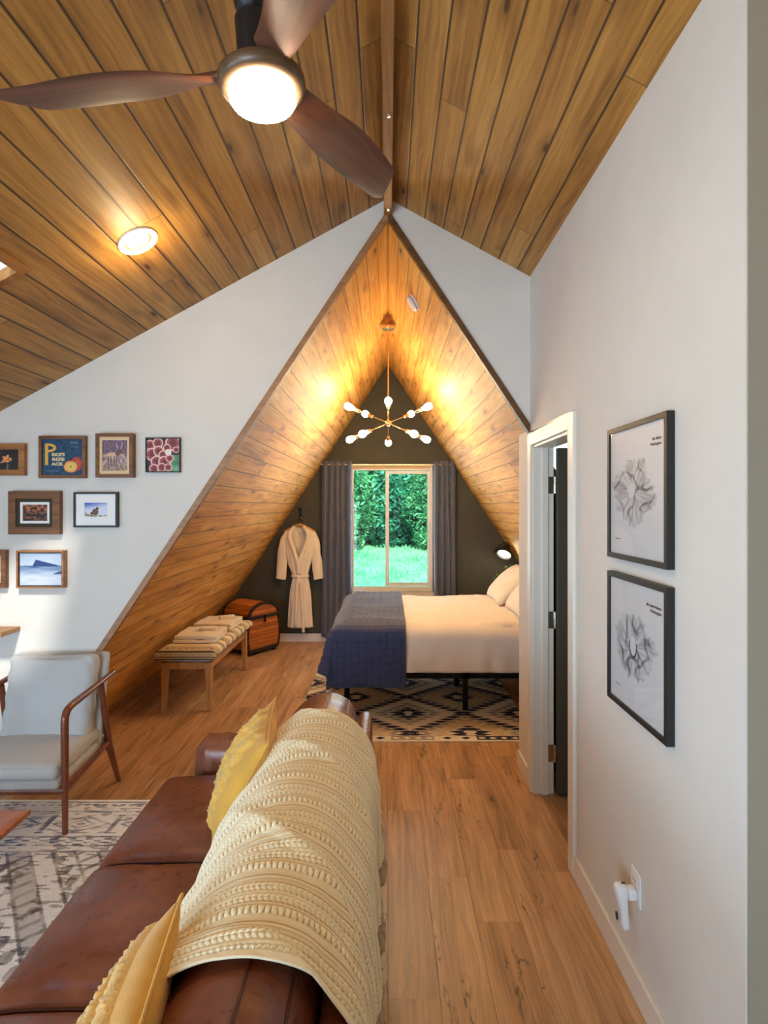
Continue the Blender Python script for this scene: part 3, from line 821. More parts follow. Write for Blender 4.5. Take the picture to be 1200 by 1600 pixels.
pillow('throw_pillow', 'mustard pillow with wavy tufted rows leaning at the far end of the sofa', (-0.562, 2.29, 0.648), lookrot((-0.875, -0.14, 0.46), (0.4, 0.0, 1)), 0.44, 0.15,
       [(-0.55, .07, 'line'), (-0.22, .10, 'wave'), (0.2, .07, 'line'), (0.52, .10, 'wave')])
pillow('throw_pillow', 'mustard pillow with fringed tufted lines at the near end of the sofa', (-0.528, 1.05, 0.636), lookrot((-0.86, -0.14, 0.48), (0.4, 0.0, 1)), 0.43, 0.14,
       [(-0.70, .07, 'line'), (-0.42, .10, 'line'), (0.0, .10, 'line'), (0.40, .07, 'line'), (0.66, .11, 'line')], flip=True)

# ------------------------------------------------------------------ lounge chair
ch = thing('lounge_chair', 'walnut framed lounge chair with pale grey cushions', 'chair', (-1.940, 3.185, 0), math.radians(1.2))
lw = M['walnut']; cw2 = 0.285      # half width at the side frames
for s in (-1, 1):
    x = s * cw2
    # front leg rises and bends into the arm
    bm = newbm()
    z0 = 0.012
    path = [(x, -0.245, z0), (x, -0.248, 0.30), (x, -0.25, 0.56), (x, -0.242, 0.615), (x, -0.205, 0.645), (x, -0.10, 0.655), (x, 0.12, 0.670), (x, 0.30, 0.685)]
    tube(bm, smoothpts(path, 5), [0.014 + 0.005 * sstep(0, 8, i) for i in range(11)] + [0.019] * 14 + [0.019 - 0.006 * i / 10 for i in range(11)], 12)
    obj('arm', bm, lw, ch, world=False, label=None)
    bm = newbm(); tube(bm, [(x + (.012 if s > 0 else 0), 0.345 if s > 0 else 0.262, 0.0), (x, 0.24 if s > 0 else .22, 0.26), (x, 0.14, 0.655)], [0.014, 0.021, 0.016], 12); obj('leg', bm, lw, ch, world=False)
    bm = newbm(); tube(bm, [(x, -0.25, 0.235), (x, 0.215, 0.285)], [0.015, 0.013], 10, flat=1.4); obj('side_rail', bm, lw, ch, world=False)
for (y, z) in ((-0.25, 0.235), (0.21, 0.27)):
    bm = newbm(); tube(bm, [(-cw2, y, z), (cw2, y, z)], 0.016, 10, flat=1.3); obj('cross_rail', bm, lw, ch, world=False)
rt = Matrix.Rotation(math.radians(3.5), 4, 'X')
def soft(amp, sd):
    return lambda p, a, b, d: p + Vector((0, 0, 1)) * (amp * ns(p.x * 9 + sd, p.y * 9, p.z * 3))
bm = newbm(); rbox(bm, (0, -0.005, 0.285), (0.264, 0.265, 0.028), 0.022, 14, mtx=rt); obj('seat_base', bm, M['linen'], ch, world=False, angle=1.2)
bm = newbm(); rbox(bm, (0, -0.02, 0.352), (0.262, 0.265, 0.040), 0.03, 20, mtx=rt, puff=(0, 0.01, 0.014), disp=soft(.004, 3)); obj('seat_cushion', bm, M['linen'], ch, world=False, angle=1.2)
rb = Matrix.Rotation(math.radians(-13), 4, 'X')
bm = newbm(); rbox(bm, (0, 0.222, 0.555), (0.272, 0.024, 0.265), 0.022, 14, mtx=rb); obj('back_rest', bm, M['linen'], ch, world=False, angle=1.2)
def backd(p, a, b, d):
    f = 0.010 * math.sin(14 * d + 11 * abs(a)) * sstep(.5, 1, abs(a)) + 0.004 * ns(p.x * 8, p.z * 8, 2)
    if d > .9: p.z -= .012 * (1 - a * a)
    return p + Vector((0, f, 0))
bm = newbm(); rbox(bm, (-0.002, 0.148, 0.590), (0.248, 0.055, 0.240), 0.045, 24, mtx=rb, puff=(0, 0.028, 0), disp=backd); obj('back_cushion', bm, M['linen'], ch, world=False, angle=1.5)

# ------------------------------------------------------------------ bench with striped cloth and towels
be = thing('bench', 'honey oak bench along the sloping plank wall', 'bench', (-1.655, 5.33, 0))
bx, by = 0.205, 0.605
for sx in (-1, 1):
    for sy in (-1, 1):
        bm = newbm(); x0, y0 = sx * (bx - 0.028), sy * (by - 0.03)
        vs = []
        for (z, h) in ((0.0, 0.018), (0.40, 0.030)):
            cx = x0 + sx * (0.012 if z == 0 else 0); cy = y0 + sy * (0.012 if z == 0 else 0)
            for (a, b) in ((-1, -1), (1, -1), (1, 1), (-1, 1)): vs.append(bm.verts.new((cx + a * h, cy + b * h, z)))
        for f in ((0, 3, 2, 1), (4, 5, 6, 7), (0, 1, 5, 4), (1, 2, 6, 5), (2, 3, 7, 6), (3, 0, 4, 7)): bm.faces.new([vs[i] for i in f])
        obj('leg', bm, M['oak'], be, world=False, bevel=0.005)
bm = newbm(); e = 0.022
for (a, b, c, d) in ((-bx + .03, bx - .03, -by + .008, -by + .03), (-bx + .03, bx - .03, by - .03, by - .008), (-bx + .006, -bx + .028, -by + .03, by - .03), (bx - .028, bx - .006, -by + .03, by - .03)):
    box(bm, a, b, c, d, 0.345, 0.40)
obj('apron', bm, M['oak'], be, world=False, bevel=0.003)
bm = newbm(); rbox(bm, (0, 0, 0.441), (bx - .004, by - .004, 0.042), 0.03, 10, puff=(0, 0, .006)); obj('seat_pad', bm, M['linen'], be, world=False, angle=1.2)
# striped cloth: folded blanket shell over the pad
def sheet_drape(e, r):
    if e <= 0: return 0.0, 0.0
    a = e / r
    if a < PI / 2: return r * math.sin(a), r * (1 - math.cos(a))
    return r, r + (e - r * PI / 2)
def cloth(name, x0, x1, y0, y1, zt, hangs, r, nx, ny, wob, mat, fn=None, th=0.008, flare=0.0, parent=None, cone=.22):
    """flat cloth over a block; hangs = (left, right, near, far) lengths"""
    bm = newbm(); hl, hr, hn, hf = hangs; cs = []
    X0, X1, Y0, Y1 = x0 - hl, x1 + hr, y0 - hn, y1 + hf
    def f(u, v):
        sx, sy = X0 + (X1 - X0) * u, Y0 + (Y1 - Y0) * v
        cs.append((sx, sy))
        ex = max(x0 - sx, sx - x1, 0); ey = max(y0 - sy, sy - y1, 0)
        ox, dx_ = sheet_drape(ex, r); oy, dy_ = sheet_drape(ey, r)
        px = (x0 - ox if sx < x0 else x1 + ox if sx > x1 else sx); py = (y0 - oy if sy < y0 else y1 + oy if sy > y1 else sy)
        down = max(dx_, dy_); mn = min(ex, ey)
        if mn > 0:
            px += (-1 if sx < x0 else 1) * mn * cone; py += (-1 if sy < y0 else 1) * mn * cone
        z = zt - down
        wv = wob(sx, sy, down)
        fl = flare * down
        if ex > 0 and ex >= ey: px += (-1 if sx < x0 else 1) * (wv + fl)
        elif ey > 0: py += (-1 if sy < y0 else 1) * (wv + fl)
        else: z += wv
        return Vector((px, py, z))
    grid(bm, nx, ny, f)
    o = obj(name, bm, mat, parent, angle=2.5, weld=False, solid=0)
    if fn:
        at = o.data.color_attributes.new('Col', 'FLOAT_COLOR', 'POINT'); d = []
        for (sx, sy) in cs: d += list(fn(sx, sy))
        at.data.foreach_set('color', d)
    md = o.modifiers.new('Solidify', 'SOLIDIFY'); md.thickness = th; md.offset = 1
    return o
cr_, dk, tan = rgb(232, 212, 176), rgb(34, 30, 32), rgb(186, 164, 126)
def stripes(x, y):
    d = y - 4.725; k = d % 0.31
    if 0.0 <= k < 0.05: base = tan; 
    else: base = cr_
    for (a, b) in ((0.055, 0.068), (0.088, 0.100), (0.20, 0.214), (0.235, 0.242)):
        if a < k < b: return dk
    if 0.016 < k < 0.034 and math.sin(x * 120) > 0.35: return dk
    if d < 0: return tan if not (0.014 < -d < 0.022 or .05 < -d < .058) else dk
    return mixc(base, tan, .3 * (ns(x, y, 0, 40) + .3))
o = cloth('striped_blanket', -1.655 - .200, -1.655 + .200, 5.33 - .60, 5.33 + .60, 0.497, (0.06, 0.065, 0.08, 0.05), 0.03, 60, 240,
          lambda x, y, d: 0.004 + 0.004 * ns(x * 14, y * 14, 0), M['stripe'], stripes, th=0.012)
tag(o, 'cream and black striped woven blanket folded over the bench', 'blanket')
def towel_stack(name, label, cx, cy, z, wx, wy, lay, rz):
    t = thing(name, label, 'towel', (cx, cy, z), rz, group='folded white towels on the bench')
    for k in range(lay):
        bm = newbm()
        rbox(bm, (0.006 * (k % 2), 0.004 * k, 0.018 + 0.033 * k), (wx / 2 - .004 * k, wy / 2 - .003 * k, 0.0168), 0.015, 14, disp=lambda p, a, b, d, k=k: p + Vector((0, 0, 0.011 * ns(p.x * 11 + k * 5, p.y * 11, 0) * (1 - .0) * (k > 0 or d > 0))), puff=(0, 0, 0.001))
        obj('fold', bm, M['towel'], t, world=False, angle=1.5)
    return t
def washcloth(label, cx, cy, z, rz):
    bm = newbm(); rbox(bm, (0, 0, 0.013), (0.075, 0.033, 0.013), 0.011, 12, disp=lambda p, a, b, d: p + Vector((0, 0, 0.004 * ns(p.x * 30, p.y * 30, 1)))); 
    o = obj('washcloth', bm, M['towel'], None, world=False, angle=1.5); o.location = (cx, cy, z); o.rotation_euler = (0, 0, rz)
    tag(o, label, 'washcloth', 'rolled washcloths on the towels'); return o
towel_stack('folded_towel', 'folded white towel on the near half of the bench', -1.655, 5.10, 0.514, 0.37, 0.40, 2, 0.03)
towel_stack('folded_towel', 'folded white towel on the far half of the bench', -1.650, 5.60, 0.514, 0.37, 0.40, 2, -0.04)
washcloth('rolled washcloth on top of the near folded towel', -1.60, 5.13, 0.5875, 0.12)
washcloth('rolled washcloth on top of the far folded towel', -1.58, 5.66, 0.5875, 0.55)

# ------------------------------------------------------------------ domed chest
tr = thing('storage_chest', 'orange-brown wooden chest with a domed lid and dark trim', 'chest', (-1.412, 6.60, 0), math.radians(55.6))
def chestwood():
    n = NT('orange_banded_wood'); o = n.sep(n.obj())
    b = n.m('DIVIDE', o[2], 0.042); f = n.m('FRACT', b); r = n.white(n.comb(n.m('FLOOR', b), 2.0, 1.0))
    g = n.noise(n.comb(n.m('MULTIPLY', o[0], 6.0), n.m('MULTIPLY', o[1], 6.0), n.m('MULTIPLY', o[2], 90.0)), 1.0, 4.0)
    col = n.ramp(n.m('ADD', n.m('MULTIPLY', r, .4), n.m('MULTIPLY', g, .6)), [(.25, rgb(140, 72, 26)), (.75, rgb(212, 128, 58))])
    gm = n.map(n.m('MINIMUM', f, n.m('SUBTRACT', 1.0, f)), 0.02, 0.10, 1.0, 0.0)
    n.l(n.mix(n.m('MULTIPLY', gm, .75), col, rgb(60, 22, 8)), n.b.inputs['Base Color']); n.set(Roughness=0.38); return n.mat
cwm = chestwood(); dkm = pm('dark_leather_trim', rgb(34, 20, 14), 0.45, bump=.1)
CL = 0.44
def bulge(z):  # half width of the body at height z
    q = (z - 0.06) / 0.36; return 0.205 + 0.045 * math.sin(PI * min(1, max(0, .15 + q * .75)))
bm = newbm(); pts = [(-bulge(.06 + .36 * k / 12), .06 + .36 * k / 12) for k in range(13)]; pts = pts + [(-a, b) for a, b in pts[::-1]]
prism(bm, pts, lambda p, q: Vector((p, 0.008, q)), lambda p, q: Vector((p, CL, q))); obj('body', bm, cwm, tr, world=False, angle=.5)
def arch(hw, h, z0, n=18): return [(-hw * math.cos(PI * k / n), z0 + h * math.sin(PI * k / n)) for k in range(n + 1)]
bm = newbm(); prism(bm, arch(0.225, 0.145, 0.44), lambda p, q: Vector((p, 0.008, q)), lambda p, q: Vector((p, CL, q)))
lid = obj('lid', bm, cwm, tr, world=False, angle=.5)
def rim(name, outer, inner, ya, yb, parent):
    bm = newbm(); n = len(outer)
    for i in range(n - 1):
        q = [outer[i], outer[i + 1], inner[i + 1], inner[i]]
        a = [bm.verts.new((p[0], ya, p[1])) for p in q]; b = [bm.verts.new((p[0], yb, p[1])) for p in q]
        bm.faces.new(a); bm.faces.new(b[::-1])
        for k in range(4): bm.faces.new([a[k], b[k], b[(k + 1) % 4], a[(k + 1) % 4]])
    return obj(name, bm, dkm, parent, world=False, angle=.5)
rim('lid_band', arch(0.236, 0.158, 0.435), arch(0.205, 0.125, 0.435), 0.0, 0.02, lid)
rim('lid_band', arch(0.236, 0.158, 0.435), arch(0.205, 0.125, 0.435), CL - .01, CL + .01, lid)
bm = newbm(); box(bm, -0.246, 0.246, -0.004, CL + .008, 0.405, 0.445); obj('trim_band', bm, dkm, tr, world=False, bevel=.004)
bm = newbm(); box(bm, -0.218, 0.218, -0.002, CL, 0.035, 0.075); obj('base_band', bm, dkm, tr, world=False, bevel=.004)
for s in (-1, 1):
    ou = [(s * (bulge(.06 + .36 * k / 10) + .004), .06 + .36 * k / 10) for k in range(11)]; inn = [(s * (abs(a) - .022), b) for a, b in ou]
    rim('edge_band', ou, inn, 0.0, 0.018, tr)
    for y in (0.02, CL - .06):
        bm = newbm(); box(bm, s * .19 - .022, s * .19 + .022, y, y + .045, 0, 0.036); obj('foot', bm, dkm, tr, world=False, bevel=.003)
bm = newbm(); box(bm, -0.006, 0.006, -0.014, -0.003, 0.375, 0.44); lathe(bm, [(0, -.006), (.014, -.005), (.014, .005), (0, .006)], 14, mtx=Matrix.Rotation(PI / 2, 4, 'X'), c=(0, -.010, .372)); obj('latch', bm, M['blackm'], tr, world=False)
# ------------------------------------------------------------------ bed
BX0, BX1, BY0, BY1, BZ = -0.33, 1.66, 4.60, 6.10, 0.70
bed = thing('bed', 'bed with white duvet and mattress on a black metal frame', 'bed', (0.65, 5.35, 0))
bm = newbm(); rbox(bm, ((BX0 + BX1) / 2, (BY0 + BY1) / 2, 0.495), ((BX1 - BX0) / 2 - .02, (BY1 - BY0) / 2 - .02, 0.165), 0.06, 10); obj('mattress', bm, M['cotton'], bed, angle=1.2)
bm = newbm(); zf = 0.30
for (a, b, c, d) in ((BX0 + .03, BX1 - .03, BY0 + .03, BY0 + .07), (BX0 + .03, BX1 - .03, BY1 - .07, BY1 - .03), (BX0 + .03, BX0 + .07, BY0 + .03, BY1 - .03), (BX1 - .07, BX1 - .03, BY0 + .03, BY1 - .03), (BX0 + .03, BX1 - .03, 5.33, 5.37), (0.60, 0.66, BY0 + .03, BY1 - .03)):
    box(bm, a, b, c, d, zf, zf + 0.035)
obj('bed_frame', bm, M['blackm'], bed)
for (x, y) in ((BX0 - .005, BY0 + .14), (0.637, BY0 + .14), (1.55, BY0 + .14), (BX0 + .06, 5.35), (0.637, 5.35), (1.55, 5.35), (BX0 + .06, BY1 - .1), (0.637, BY1 - .1), (1.55, BY1 - .1)):
    zb = 0.013 if x < 1.07 else 0.0
    bm = newbm(); box(bm, x - .022, x + .022, y - .018, y + .018, zb, zf + .002); obj('leg', bm, M['blackm'], bed, bevel=.002)
def duvetw(x, y, d):
    if d <= 0.001: return 0.018 * ns(x * 2.6, y * 2.6, 0) + 0.012 * ns(x * 7 + y * 3, y * 5, 3) + .006 * abs(ns(x * 12 + y * 9, y * 4, 7)) + 0.020 * math.exp(-((x - .95) / .22) ** 2)
    k = sstep(0.0, 0.35, d)
    return 0.008 + 0.010 * ns(x * 4, d * 6, 1) + (0.010 * math.sin(x * 26 + 3 * ns(x * 3, d * 4) + d * 7) + 0.006 * math.sin(x * 43 + 2 * d)) * k
o = cloth('duvet', BX0, BX1 - .02, BY0 + .03, BY1 - .03, BZ + .005, (0.54, 0.0, 0.37, 0.34), 0.09, 170, 150, duvetw, M['cotton'], th=0.03, flare=.0, parent=bed, cone=.1)
# pillows leaning at the head
def bed_pillow(label, c, ang, sx, sy, th, yaw=0):
    t = bpy.data.objects
    bm = newbm()
    def shape(a, b, s):
        k = max(0.0, (1 - abs(a) ** 2.6) * (1 - abs(b) ** 2.6)) ** 0.5
        return Vector((a * sx / 2 * (1 - .05 * (1 - b * b)), b * sy / 2 * (1 - .05 * (1 - a * a)), s * th / 2 * k + .006 * ns(a * 2.5, b * 2.5, s * 3)))
    grid(bm, 28, 28, lambda u, v: shape(2 * u - 1, 2 * v - 1, 1)); grid(bm, 28, 28, lambda u, v: shape(2 * u - 1, 2 * v - 1, -1))
    bmesh.ops.remove_doubles(bm, verts=bm.verts, dist=.004)
    o = obj('bed_pillow', bm, M['cotton'], None, world=False, angle=2.2); o.location = c; o.rotation_euler = (0, ang, yaw)
    tag(o, label, 'pillow', 'white pillows at the head of the bed'); return o
bed_pillow('white bed pillow on the side nearer the room, at the head of the bed', (1.24, 4.98, 0.925), math.radians(-45), 0.46, 0.66, 0.20, 0.0)
bed_pillow('white bed pillow on the window side, at the head of the bed', (1.20, 5.70, 0.915), math.radians(-43), 0.46, 0.66, 0.20, 0.0)
# navy quilted blanket across the foot
def quiltw(x, y, d):
    q = 0.055
    fx = abs(((x / q) % 1) - .5) * 2; fy = abs((((y if d <= 0.001 else y) / q) % 1) - .5) * 2
    b = (1 - fx ** 4) * (1 - fy ** 4) * 0.007
    big = 0.012 * ns(x * 3, y * 3, 5)
    if d > .02: big += 0.012 * math.sin(x * 17 + y * 3 + 1.2) * sstep(0.05, .4, d)
    return .022 + b + big + .022 * sstep(0, .2, d)
o = cloth('quilted_blanket', BX0 - .012, 0.14, BY0 + .012, BY1 - .012, BZ + .040, (0.40, 0.0, 0.505, 0.38), 0.08, 150, 400, quiltw, M['navy'], th=0.012, flare=.02, cone=.12)
tag(o, 'navy quilted blanket laid across the foot of the bed', 'blanket')

# ------------------------------------------------------------------ rugs
crm, nav, gry, tn = rgb(244, 232, 208), rgb(30, 34, 70), rgb(166, 158, 148), rgb(218, 196, 158)
def kilim(u, v):
    x = -0.715 + 1.79 * u; y = 4.11 + 2.71 * v
    e = y - 4.11; ed = min(e, 6.82 - y)
    if ed < 0.018: return crm
    if ed < 0.085:
        k = (x + .72) % 0.62
        mid = abs(ed - .052)
        if k < .09: return nav if mid / .024 + abs(k - .045) / .035 < 1 else crm
        if k < .44 and k > .12:
            c = nav if int((x + .72) / .62) % 2 == 0 else gry
            kk = (k - .12) % .08
            return crm if mid / .02 + abs(kk - .04) / .03 < 1 else c
        return nav if mid / .024 + abs(k - .53) / .035 < 1 else crm
    px, py = 0.445, 0.40
    rh = 0.05
    row = math.floor(y / rh) * rh + rh / 2
    tri = 1 - abs(((y / rh) % 1) * 2 - 1)
    dx = abs(((x - 0.165) / px + 1) % 2 - 1); dy = abs(((row - 4.655) / py + 1) % 2 - 1)
    s = dx + dy; t = 0.17 * tri
    dsg = abs(s - 1)
    if dsg < 0.03 + t * .75: return nav
    if s < 1:
        if s < .10 + t * .3: return crm
        if s < .27 + t: return nav
        if s < .40 + t * .5: return crm
        if s < .50 + t: return gry
        return crm
    if s > 1.88 - t * .3: return crm
    if s > 1.74 - t: return nav
    if s > 1.62 - t * .5: return crm
    if s > 1.42 - t: return tn
    if 1.20 < s + t * .6 < 1.32: return gry
    return mixc(crm, tn, .35)
def rugobj(name, nx, ny, fn, x0, x1, y0, y1, th, label):
    t = painted(name, nx, ny, fn, M['kilim'], None, lambda u, v: Vector((x0 + (x1 - x0) * u, y0 + (y1 - y0) * v, th)))
    md = t.modifiers.new('Solidify', 'SOLIDIFY'); md.thickness = th - .001; md.offset = -1
    tag(t, label, 'rug'); return t
rugobj('patterned_rug', 240, 440, kilim, -0.715, 1.075, 4.11, 6.82, 0.011, 'cream and navy diamond patterned rug under the bed')
ivory, slate, sand, brn = rgb(255, 255, 255), rgb(84, 98, 138), rgb(214, 198, 164), rgb(96, 82, 62)
def persian(u, v):
    x = -3.3 + 2.5 * u; y = 0.3 + 2.99 * v; d = 3.29 - y
    n1 = ns(x * 30, y * 9, 0) ; n2 = ns(x * 6, y * 6, 3); n3 = ns(x * 22, y * 90, 7); n4 = ns(x * 14, y * 60, 5)
    fade = 0.62 + .45 * n2 + .5 * n1
    base = mixc(ivory, sand, .06 + .7 * ns(x * 1.4, y * 1.4, 9)); ink = mixc(slate, brn, sstep(-.2, .3, ns(x * 1.1, y * 1.1, 4)))
    on = False
    if d < .02: on = False
    elif d < .035: on = True
    elif .05 < d < .065: on = (x % .05) < .03
    elif .12 < d < .135 or .36 < d < .375 or .44 < d < .45 or .49 < d < .5: on = True
    elif .16 < d < .34:
        k = (x % .36) - .18; q = abs(k) / .15 + abs(d - .25) / .08
        on = (.85 < q < 1.05) or (.40 < q < .55) or (abs(k) > .165) or (q < .2)
    elif .375 < d < .44: on = math.sin(x * 70) * math.sin(d * 200) > .1
    elif d > .5:
        X, Y = x + 1.9, y - 1.35
        s = abs(X) / 1.0 + abs(Y) / 1.35
        w = s * 9; k = w % 1
        on = k < .16 or (int(w) % 3 == 0 and (math.sin(X * 42 + w) * math.sin(Y * 42 - w) > .22)) or (int(w) % 3 == 1 and math.sin((X - Y) * 60) > .55)
        if int(w) % 4 == 2: base = mixc(base, ink, .35)
    a = (1.0 if on else 0.0) * max(0, min(1, fade)) * .9 + .10 * (n3 + .5) + (.55 if n4 > .16 and n2 > -.12 and d > .04 else 0)
    return mixc(base, ink, min(.95, a))
rugobj('distressed_rug', 450, 540, persian, -3.3, -0.80, 0.3, 3.29, 0.010, 'faded ivory and slate blue area rug under the lounge chair and sofa')

# coffee table, its corner reaching in at the left
ct_ = thing('coffee_table', 'low wooden table with its corner at the left edge of the picture', 'table', (-2.1, 1.95, 0))
bm = newbm(); rbox(bm, (-2.09, 1.95, 0.41), (0.60, 0.46, 0.013), 0.008, 8); obj('tabletop', bm, M['teak'], ct_, angle=.8)
for sx in (-1, 1):
    for sy in (-1, 1):
        bm = newbm(); tube(bm, [(-2.09 + sx * .47, 1.95 + sy * .34, 0.011), (-2.09 + sx * .42, 1.95 + sy * .30, 0.399)], [.012, .02], 12); obj('leg', bm, M['teak'], ct_)
# wall shelf tip
sh = thing('wall_shelf', 'light wooden wall shelf reaching in below the framed pictures', 'shelf', (-2.6, YG, 0.94))
bm = newbm(); box(bm, -3.0, -2.215, YG - 0.17, YG - 0.001, 0.935, 0.962); obj('board', bm, M['shelf_and_lit_trim'], sh, bevel=.003)
for x in (-2.85, -2.40):
    bm = newbm(); box(bm, x - .012, x + .012, YG - .14, YG - .001, .915, .935); box(bm, x - .012, x + .012, YG - .02, YG - .001, .80, .935); obj('bracket', bm, M['shelf_and_lit_trim'], sh, bevel=.002)

# ------------------------------------------------------------------ curtains and rod
cy_ = YB - 0.085
rod = thing('curtain_rod', 'brass curtain rod above the bedroom window', 'curtain rod', (0.05, cy_, 2.195))
bm = newbm(); tube(bm, [(-0.86, cy_, 2.195), (0.80, cy_, 2.195)], 0.0095, 12); obj('rod', bm, M['brass'], rod)
for x in (-0.86, 0.80):
    bm = newbm(); lathe(bm, [(0, -.018), (.014, -.014), (.017, 0), (.014, .014), (0, .018)], 14, mtx=Matrix.Rotation(PI / 2, 4, 'Y'), c=(x, cy_, 2.195)); obj('finial', bm, M['brass'], rod)
for x in (-0.80, 0.05, 0.74):
    bm = newbm(); box(bm, x - .008, x + .008, cy_ + .006, YB - .001, 2.185, 2.198); obj('bracket', bm, M['brass'], rod)
def curtain(label, x0, x1, zb, n, ph, px):
    t = thing('curtain', label, 'curtain', ((x0 + x1) / 2, cy_, zb), group='grey curtains at the window')
    bm = newbm()
    def f(u, v):
        z = zb + (2.235 - zb) * v; w = .032 + .006 * math.sin(v * 3 + ph)
        wd = 1.0 + .10 * (1 - v)
        xc = (x0 + x1) / 2; x = xc + (x0 + (x1 - x0) * u - xc) * wd + .006 * math.sin(v * 5 + u * 9)
        y = cy_ + w * math.sin(u * n * 2 * PI + ph) + .004 * math.sin(v * 7 + u * 20)
        return Vector((x + 0.010 * math.cos(u * n * 2 * PI + ph), min(y, YB - .045), z))
    grid(bm, n * 16, 40, f)
    o = obj('panel', bm, M['curtain'], t, angle=2.5); md = o.modifiers.new('Solidify', 'SOLIDIFY'); md.thickness = .003
    for k in range(n):
        x = x0 + (x1 - x0) * (k + .5) / n
        bm = newbm(); g = grid(bm, 16, 6, lambda u, v: Vector((x + .005 * math.sin(v * 2 * PI), cy_ + (.021 + .005 * math.cos(v * 2 * PI)) * math.cos(u * 2 * PI), 2.195 + (.021 + .005 * math.cos(v * 2 * PI)) * math.sin(u * 2 * PI))), closeu=True, closev=True)
        obj('grommet', bm, M['chrome'], t)
curtain('slate grey curtain left of the window beside the robe', -0.815, -0.46, 0.075, 5, 0.3, 0)
curtain('slate grey curtain right of the window behind the bed', 0.565, 0.825, 0.075, 4, 1.0, 0)

# ------------------------------------------------------------------ robe on a hanger
hook = thing('wall_hook', 'black metal coat hook on the charcoal wall above the robe', 'hook', (-1.085, YB, 1.66))
bm = newbm(); box(bm, -1.097, -1.073, YB - .010, YB - .001, 1.50, 1.665); obj('back_plate', bm, M['blackm'], hook, bevel=.002)
bm = newbm(); tube(bm, smoothpts([(-1.085, YB - .01, 1.56), (-1.085, YB - .05, 1.535), (-1.085, YB - .085, 1.545), (-1.085, YB - .095, 1.585)], 5), .006, 8); obj('prong', bm, M['blackm'], hook)
bm = newbm(); tube(bm, smoothpts([(-1.085, YB - .01, 1.63), (-1.10, YB - .045, 1.64), (-1.115, YB - .06, 1.675)], 5), .005, 8); obj('prong', bm, M['blackm'], hook)
hy = YB - .090
hg = thing('coat_hanger', 'wooden coat hanger on the black wall hook inside the robe', 'hanger', (-1.085, hy, 1.44))
bm = newbm(); tube(bm, smoothpts([(-1.085, hy, 1.455), (-1.085, hy, 1.50), (-1.062, hy, 1.525), (-1.080, hy - .0, 1.556), (-1.106, hy, 1.542)], 5), .003, 8); obj('hanger_hook', bm, M['chrome'], hg)
bm = newbm(); tube(bm, smoothpts([(-1.27, hy, 1.365), (-1.18, hy, 1.415), (-1.085, hy, 1.452), (-0.99, hy, 1.415), (-0.90, hy, 1.365)], 5), .010, 10, flat=1.8); obj('hanger_bar', bm, M['oak'], hg)
rbx, rby = -1.085, hy
robe = thing('bathrobe', 'cream waffle bathrobe with tied belt hanging by the left curtain', 'robe', (rbx, rby, 0.2))
secs = [(1.425, .060, .030, 0), (1.40, .118, .042, 0), (1.365, .168, .048, 0), (1.30, .200, .056, 0), (1.20, .185, .064, 0), (1.08, .165, .066, 0), (0.95, .128, .060, 0), (0.85, .092, .050, .008), (0.82, .088, .048, .01), (0.78, .098, .052, .01), (0.65, .122, .060, .01), (0.45, .135, .064, .012), (0.25, .148, .066, .014), (0.20, .150, .066, .014)]
zs = [s[0] for s in secs]
def sec_at(z):
    for i in range(len(secs) - 1):
        a, b = secs[i], secs[i + 1]
        if b[0] <= z <= a[0]:
            t = (a[0] - z) / (a[0] - b[0]); t = t * t * (3 - 2 * t) if False else t
            return [a[k] * (1 - t) + b[k] * t for k in range(4)]
    return secs[-1]
def robe_surf(th, z, off=0.0):
    _, hw, dp, cx = sec_at(z)
    fold = 0.0
    low = sstep(.85, .3, z)
    fold = 0.008 * math.sin(th * 9 + 2 * ns(0, 0, z * 3)) * low + .005 * math.sin(th * 14 + z * 9) * (0.4 + .6 * sstep(1.2, .9, z))
    c, s = math.cos(th), math.sin(th)
    ex = 0.8
    return Vector((rbx + cx + math.copysign(abs(c) ** ex, c) * (hw + off + fold), rby - math.copysign(abs(s) ** ex, s) * (dp + off + fold), z))
bm = newbm()
